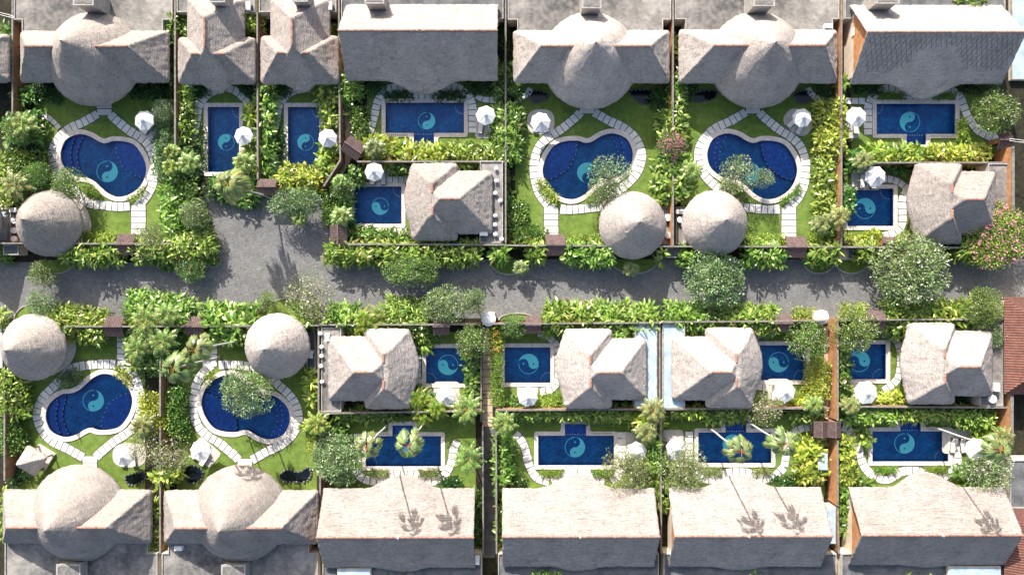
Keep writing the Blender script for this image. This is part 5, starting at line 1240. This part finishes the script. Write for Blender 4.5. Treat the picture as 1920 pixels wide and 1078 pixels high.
 ('yheli', [(302,880),(318,905)], 50, 2.4, 'bright yellow broadleaf clump between the two bottom domed villas'),
 ('heli', [(296,940),(290,1030)], 30, 2.0, 'bright leafy strip between the two bottom domed villas'),
 ('yheli', [(588,752),(580,700)], 20, 1.8, 'broad leaves left of the concrete roof, lower left of centre'),
 ('yheli', [(592,792),(590,810)], 50, 2.4, 'yellow green clump left of the palm shaded long pool'),
 ('yel', [(584,826),(584,846)], 16, 1.8, 'bright yellow shrub beside the pale flowering tree'),
 ('green', [(620,800),(630,836)], 40, 1.8, 'green bed at the upper left of the palm covered pool lawn'),
 ('heli', [(588,960),(590,1010)], 16, 1.5, 'leafy sliver left of the long villa with palm shadows'),
 ('dark', [(824,908),(862,905)], 18, .8, 'blue green low plants right of the curved path in the palm covered garden'),
 ('heli', [(944,820),(942,905)], 30, 1.9, 'broadleaf strip right of the dark alley'),
 ('green', [(938,910),(938,1030)], 10, 1.4, 'thin leafy strip beside the dark alley'),
 ('green', [(897,920),(897,1030)], 10, 1.3, 'dark thin strip left of the dark alley'),
 ('dark', [(950,900),(985,905)], 20, .8, 'dark low plants beside the curved path right of the alley'),
 ('yheli', [(1215,790)], (70,60), 2.8, 'bright yellow clump between the two middle bottom row pools'),
 ('heli', [(1224,820),(1230,880)], 34, 2.4, 'leafy column between the two middle bottom row pools'),
 ('heli', [(1240,900),(1238,960)], 22, 2.2, 'leafy strip between the two middle bottom row roofs'),
 ('yheli', [(1520,828),(1524,900)], 46, 2.2, 'bright yellow green column left of the small blue canopy'),
 ('yheli', [(1586,822),(1590,900)], 28, 2.0, 'bright leafy strip right of the ochre wall, bottom row'),
 ('heli', [(1582,905),(1584,1000)], 14, 1.6, 'thin leafy strip left of the bottom right villa'),
 ('dark', [(1450,902),(1520,902)], 14, .8, 'low brownish plants above the long villa left of the blue sheet roof'),
 ('green', [(1600,900),(1640,908)], 12, .7, 'low plants above the bottom right villa'),
 ('heli', [(1618,805),(1622,830)], 18, 1.0, 'leaves beside the curved path of the bottom right garden'),
 ('green', [(1800,900),(1830,885)], 40, 1.3, 'green bed right of the bottom right pool path'),
 ('yheli', [(1856,815),(1870,850)], 50, 2.4, 'yellow green clump beside the last umbrella at bottom right'),
 ('shrub', [(1000,1074),(1050,1076)], 18, 3.2, 'green plants at the bottom edge below the villa right of the alley'),
 ('heli', [(1390,1074),(1420,1074)], 16, 3.2, 'green plants at the bottom edge below the villa left of the blue sheet roof'),
 ('heli', [(1690,1072),(1760,1072)], 18, 3.2, 'green plants at the bottom edge below the bottom right villa'),
 ('green', [(1790,2),(1850,4)], 22, 4.2, 'dark green growth at the top edge over the top right villa'),
 ('green', [(705,1076),(780,1076)], 12, 2.8, 'green plants at the bottom edge below the palm shadowed villa'),
]
for a in H_:
    hedge(*a[:5], **({'flower': a[5]} if len(a) > 5 else {}))

# fallen leaves on the road and its edges
LL = Leaves(); n = 2600; yy = np.where(rng.random(n) < .7, np.where(rng.random(n) < .5, 494+np.abs(rng.normal(0, 14, n)), 588-np.abs(rng.normal(0, 12, n))), rng.uniform(490, 590, n)); xx = rng.uniform(0, 1920, n)
LL.put(np.stack([(xx-960)*S, (539-yy)*S, np.full(n, .04)], 1), rng.normal(0, 1, (n, 3))*np.array([1, 1, .12])+np.array([0, 0, .1]), rng.uniform(.10, .24, n), rng.uniform(.06, .12, n), .1)
tag(LL.build('fallen_leaves', 'olive'), 'dry fallen leaves scattered over the grey lane and its edges', 'leaves', kind='stuff')
# ------------------------------------------------------------------ trees
TREES = {}
def tree_meshes(key, m, Rr, H, lobes, per, ll, lw, fl=0, flm='wflower', seed=0, open_=0.0):
    L_ = Leaves(); T = MB(); F = Leaves(); pts = []
    for i in range(lobes):
        for _ in range(30):
            r = math.sqrt(rng.uniform(0.0, 1))*.72; t = rng.uniform(0, 2*math.pi); c = np.array([Rr*r*math.cos(t), Rr*r*math.sin(t), 0]); c[2] = H-Rr*.30-Rr*.55*r*r+rng.normal(0, .22)
            if all(np.linalg.norm(c[:2]-q[:2]) > Rr*.24 for q in pts): break
        pts.append(c); lr = Rr*rng.uniform(.22,.36); n = int(per*rng.uniform(.7,1.25)); u = sph(n, -.45)
        rad = rng.uniform(.55,1.08,(n,1)); L_.put(c+u*lr*rad*np.array([1,1,.8]), u+rng.normal(0,.55,(n,3))+np.array([0,0,.2]), rng.uniform(.65,1.2,n)*ll, rng.uniform(.8,1.2,n)*lw, .2)
        if fl:
            k = int(fl*rng.uniform(.5,1.5)); u = sph(k, .1)
            for _ in range(4): F.put(c+u*lr*1.08+rng.normal(0,.04,(k,3)), rng.normal(0,1,(k,3))+np.array([0,0,.6]), .17, .14, 0)
    hb = H*.42; fk = (rng.normal(0,.15), rng.normal(0,.15), hb); T.tube([(0,0,0),(fk[0]*.5,fk[1]*.5,hb*.5),fk], [.20,.16,.13], 8)
    for c in pts:
        md = (fk[0]+(c[0]-fk[0])*.55+rng.normal(0,.1), fk[1]+(c[1]-fk[1])*.55+rng.normal(0,.1), fk[2]+(c[2]-fk[2])*.45); T.tube([fk, md, tuple(c)], [.09,.065,.03], 6)
        for _ in range(3): e = c+sph(1, -.1)[0]*Rr*.25; T.tube([tuple(c*.6+np.array(md)*.4), tuple(e)], [.03,.012], 4)
    tr = T.build('trunk', M['bark']); cr_ = L_.mesh('crown', m); tm = tr.data; bpy.data.objects.remove(tr)
    TREES[key] = (tm, cr_, F.mesh('flowers', flm) if fl else None, Rr, H)
tree_meshes('frang1', 'frang', 4, 5, 26, 300, .30, .12, 3)
tree_meshes('frang2', 'frang', 4, 5, 22, 260, .30, .12, 2)
tree_meshes('round1', 'tree', 4, 5, 26, 330, .25, .12)
tree_meshes('round2', 'tree', 4, 5, 20, 260, .28, .13, 3)
tree_meshes('open1', 'frang', 4, 5, 20, 120, .34, .12, 3)
tree_meshes('open2', 'olive', 4, 5, 24, 150, .28, .10, 2)
tree_meshes('wisp', 'olive', 4, 5, 22, 80, .30, .10, 3)
tree_meshes('pink', 'heli', 4, 5, 26, 330, .26, .12, 9, 'pflower')
tree_meshes('pink2', 'tree', 4, 5, 22, 240, .34, .12, 2, 'pflower')
tree_meshes('pinkd', 'tree', 4, 5, 24, 260, .26, .12, 20, 'pflower')
def tree(key, px, py, rpx, h, label, cat='tree', rot=None, name='leafy_tree', sy=1.0):
    tm, cm, fm, Rr, H = TREES[key]; X, Y = P(px, py, h*.85); r = tag(empty(name, (X, Y, 0), rng.uniform(0, 6.28) if rot is None else rot), label, cat)
    k = rpx*S*(CAMH-h*.85)/CAMH/(Rr*.98); r.scale = (k, k*sy, h/H)
    for nm, me in (('trunk', tm), ('crown', cm), ('flowers', fm)):
        if me: o = bpy.data.objects.new(nm, me); C.objects.link(o); o.parent = r
for a in [('frang1',1347,522,61,5.2,'large pale tree with white blossom standing in the road below the right twin pavilion'),('frang1',1720,505,77,5.6,'largest pale blossoming tree, over the road at right'),
 ('round1',770,506,56,4.4,'round bright green tree on the road edge left of centre','tree',0.0,'leafy_tree',.62),('frang2',836,572,52,4.6,'white blossoming tree above the gate left of the tan walk','tree',0.2,'leafy_tree',.72),('frang2',888,566,26,4.8,'small blossoming outlier crown just left of the cream lantern block'),
 ('round2',884,640,36,4.4,'dark leafed tree left of the tan slab walk'),('round2',962,612,26,3.8,'small leafy tree right of the tan slab walk head'),('wisp',575,556,52,4.0,'thin yellowish tree over the road above the round pavilion'),
 ('round2',1520,640,42,4.6,'leafy tree left of the ochre wall over a small pool'),('round2',1612,622,46,4.6,'leafy tree right of the ochre wall over a small pool'),('round1',1856,578,40,4.8,'fresh green tree beside the terracotta roof'),
 ('frang2',1870,632,24,3.8,'small green tree over the service roof near the terracotta roof'),('open1',1146,330,48,4.4,'flowering tree over the right part of the middle kidney pool'),('open2',1130,362,34,3.8,'bushy olive tree touching the left twin pavilion'),
 ('open1',1388,326,42,4.2,'thin purple grey branches over the mosaic of the right upper kidney pool'),('open1',1436,332,22,3.9,'small thin crown right of the mosaic of the right upper kidney pool'),('frang2',458,738,54,4.6,'pale leafy tree over the middle of the lower kidney pool'),
 ('frang1',628,864,54,4.6,'pale flowering tree left of the palm covered pool','tree',.5),('wisp',262,838,40,3.8,'sparse blossoming tree over the umbrella in the lower left garden'),('wisp',312,858,40,4.2,'dry sparse tree between the two lower kidney gardens'),
 ('open2',1180,888,52,4.6,'olive grey tree over the eave right of the uncovered bottom row pool'),('open2',1284,884,54,4.6,'olive grey tree over the eave left of the half hidden pool'),('wisp',1440,768,38,4.0,'pinkish grey dry tree above the half hidden pool'),
 ('open1',1862,888,52,4.4,'white flowering tree over the roof corner at bottom right'),('round2',1878,205,46,4.8,'green tree with red tips at the right of the top right garden'),('pink',1884,440,66,4.8,'large pink flowering bougainvillea tree at the right edge above the road'),
 ('pinkd',1262,270,30,3.8,'pink bougainvillea between the two upper kidney gardens','bougainvillea'),('pink2',352,498,34,2.6,'green bush with a few pink flowers at the road corner upper left','bush'),('round2',118,344,36,3.8,'leafy tree between the upper left kidney pool and round pavilion'),
 ('frang2',358,400,30,4.4,'round grey green tree beside the road spur'),('open2',276,452,40,3.6,'feathery brownish tree over the upper left gate path'),('frang2',546,378,52,4.0,'leafy tree on the edge of the road spur below the right narrow pool','tree',None,'leafy_tree',.62),
 ('round2',72,512,29,3.4,'small round tree on the road below the upper round pavilion'),('frang2',68,572,32,3.4,'pale round tree above the lower left round pavilion'),('round2',26,236,34,4.6,'tall green tree at the left edge of the upper garden'),
 ('open1',300,205,24,3.4,'grey green tree beside the umbrella in the upper left garden'),('round2',640,350,26,3.2,'soft green tree at the end of the slanting wall'),('round1',60,330,30,4.2,'dense dark green tree at the upper left garden edge'),
 ('round2',500,566,22,2.6,'small green bush tree on the verge left of the thin yellowish tree'),('open2',1735,450,30,3.4,'yellow green tree behind the largest pale blossoming tree'),('round2',262,640,30,3.6,'green tree below the two gates in the lower left planting')]: tree(*a)

# ------------------------------------------------------------------ palms
def fan_palm(px, py, h, Rm, label, m='palm', n=14, lean=(0,0), seed=0, droop=.55, tone='palm_bark'):
    X, Y = P(px, py, h); r = tag(empty('fan_palm', (X-lean[0], Y-lean[1], 0)), label, 'palm')
    T = MB(); k = 10; tp = (lean[0], lean[1], h)
    T.tube([(lean[0]*(i/k)**1.3+.08*math.sin(i*.9), lean[1]*(i/k)**1.3, h*i/k) for i in range(k)]+[tp], [.12-.035*(i/k)+(.05 if i == 0 else 0) for i in range(k+1)], 10); T.build('trunk', M[tone], r, smooth=True)
    L_ = Leaves(); st = MB()
    for i in range(n):
        az = i*2.399+rng.uniform(-.2,.2); el = R(62)-R(112)*(i/n)**.8+rng.normal(0,.08); d = np.array([math.cos(az)*math.cos(el), math.sin(az)*math.cos(el), math.sin(el)])
        pl = Rm*(.30+.42*(i/n))*rng.uniform(.85,1.15); o = np.array(tp); e = o+d*pl; e[2] -= pl*.18; st.tube([tuple(o), tuple((o+e)/2+np.array([0,0,.05])), tuple(e)], [.035,.028,.02], 5)
        up = np.array([0,0,1.0]); sd_ = np.cross(d, up); sd_ /= max(1e-6, np.linalg.norm(sd_)); k2 = 13; ang = np.linspace(-R(66), R(66), k2)
        dd = d*np.cos(ang)[:, None]+sd_*np.sin(ang)[:, None]-np.array([0,0,.45]); ln = Rm*.54*(1-.30*(np.abs(ang)/R(66))**2)*rng.uniform(.85,1.08,k2)
        L_.put(np.repeat(e[None], k2, 0), dd, ln, Rm*.085, droop*rng.uniform(.7,1.3), True, .12)
    L_.build('crown', m, r); st.build('leaf_stalks', M['stalk'], r)
for a in [(687,838,12.8,1.75,'fan palm with long white trunk, crown over the left end of the palm covered pool'),(765,836,12.8,1.9,'fan palm with long white trunk, crown over the mosaic of the palm covered pool'),
  (1390,846,12.8,1.85,'fan palm with long white trunk, crown over the mosaic of the half hidden pool'),(1472,832,12.8,1.9,'fan palm with long white trunk and orange stalks left of the yellow green column'),
  (1874,842,12.8,1.8,'fan palm with long white trunk crossing the bottom right pool corner'),(325,690,12.6,2.1,'lower left one of the two fan palms above the tree hung kidney pool'),(366,655,12.6,1.9,'upper right one of the two fan palms beside the shaded gate')]: fan_palm(*a)
fan_palm(428,345,8.5,2.3,'yellowish drooping fan palm hanging over the road spur', 'palm', 22, (-2.2,.6), droop=.9)
def feather(px, py, h, ln, label, m='palmg', n=20, el=(10,75), lf=.5, lw=.09, name='feather_palm', cat='palm', pairs=20, droop=.9, stems=1, spread=0.0):
    X, Y = P(px, py, h); r = tag(empty(name, (X, Y, 0)), label, cat); L_ = Leaves(); st = MB(); T = MB(); cs = [(rng.normal(0, spread), rng.normal(0, spread)) for _ in range(stems)] if stems > 1 else [(0,0)]
    for q, (a, b) in enumerate(cs):
        hh = h*(1 if stems == 1 else rng.uniform(.7,1.05)); hb = max(.2, hh-ln*.35); T.tube([(a*.4,b*.4,0),(a*.8,b*.8,hb*.6),(a,b,hb)], [.13,.10,.07] if stems == 1 else [.05,.04,.03], 7)
        for i in range(n):
            az = i*2.399+q; e = R(el[1])-(R(el[1])-R(el[0]))*(i/n)**.7; frond(L_, st, (a, b, hb), az, e, ln*rng.uniform(.8,1.1), lf, lw, pairs, droop)
    T.build('trunk', M['bark'], r); L_.build('crown', m, r); st.build('leaf_stalks', M['stalk'], r)
for a in [(875,768,4.6,2.6,'green feathery palm above the right end of the palm covered pool'),(878,862,4.4,2.5,'green feathery palm left of the dark alley'),(944,795,4.0,2.0,'green feathery palm right of the tan walk foot'),
  (1226,770,4.4,2.2,'yellow tipped feathery palm below the pale blue yards','palm'),(1215,812,4.0,1.8,'orange tipped feathery palm between the two middle bottom row pools','palm'),(268,600,5.0,2.6,'feathery palm in the planting between the two lower left gates'),
  (300,640,4.8,2.4,'large feathery palm above the two fan palms'),(252,655,4.0,2.2,'feathery palm right of the lower left gate path'),(310,590,4.4,2.0,'feathery palm tips near the road, lower left'),
  (350,305,3.6,1.8,'grey green feathery palm at the lower end of the first dividing wall'),(320,285,3.0,1.3,'small yellow star shaped palm beside the upper left pool path','heli'),(318,312,3.0,1.4,'second small yellow star shaped palm below the first','heli'),
  (22,345,4.4,2.4,'yellow green feathery palm at the left edge of the upper garden','palm'),(36,232,4.6,2.0,'feathery palm top in the upper left planting'),(700,276,3.2,1.6,'pale feathery palm left of the yellow hedge','palm'),
  (1578,405,4.0,1.9,'brownish feathery palm over the ochre wall beside the small square pool','palm'),(1545,420,3.4,1.7,'feathery palm left of the ochre wall above the road','palm'),(1300,320,3.4,1.6,'feathery palm right of the bed between the upper kidney pools'),
  (975,502,2.2,1.15,'small spiky palm on the verge below the middle gate','palm'),(1184,504,2.2,1.2,'small spiky palm on the verge below the left twin pavilion','palm'),(1530,760,3.2,1.6,'grey green feathery palm against the ochre wall'),
  (1886,825,4.2,2.2,'yellow feathery palm at the right edge beside the ochre wall end','palm'),(638,405,3.2,1.6,'soft feathery palm on the edge of the road spur'),(636,340,3.0,1.2,'soft feathery palm beside the slanting wall'),
  (590,798,3.8,2.0,'yellow green feathery palm left of the green bed by the palm covered pool','heli'),(262,800,3.6,1.9,'feathery palm right of the lower left kidney pool','palm'),(1622,300,3.4,1.6,'pale feathery palm left of the round parasol','palm'),
  (1598,762,3.2,1.5,'pale feathery palm right of the ochre wall foot','palm'),(560,410,2.8,1.2,'green feathery palm in the leafy tree by the road spur'),(455,305,3.4,1.8,'feathery palm at the foot of the left narrow pool','palmg')]:
    px, py, h, ln, lab = a[:5]; feather(px, py, h, ln, lab, a[5] if len(a) > 5 else 'palmg', 15 if ln < 1.5 else 18)
feather(690,604,3.2,1.9,'fluffy bright feathery bush over the thatch edge left of centre','fern',14,(5,80),.42,.06,'feathery_bush','bush',16,1.0,6,.75)
feather(793,768,3.0,1.8,'fluffy bright bush above the palm covered pool','fern',14,(5,80),.42,.06,'feathery_bush','bush',16,.9,7,.9)
# light cables between the gables
for a, b, lab in [((1893,264),(1930,268),'thin white cable over the upper right tall wall'),((0,28),(26,34),'thin cable at the top left corner')]:
    A, B = P(*a, 4.0), P(*b, 4.0); c = ((A[0]+B[0])/2, (A[1]+B[1])/2); m = MB()
    for k in range(2): m.tube([(A[0]-c[0], A[1]-c[1]+k*.25, 4), (0, k*.3, 3.8), (B[0]-c[0], B[1]-c[1]+k*.15, 4)], .03, 5)
    o = m.build('cable', M['white']); o.location = (*c, 0); tag(o, lab, 'cable')
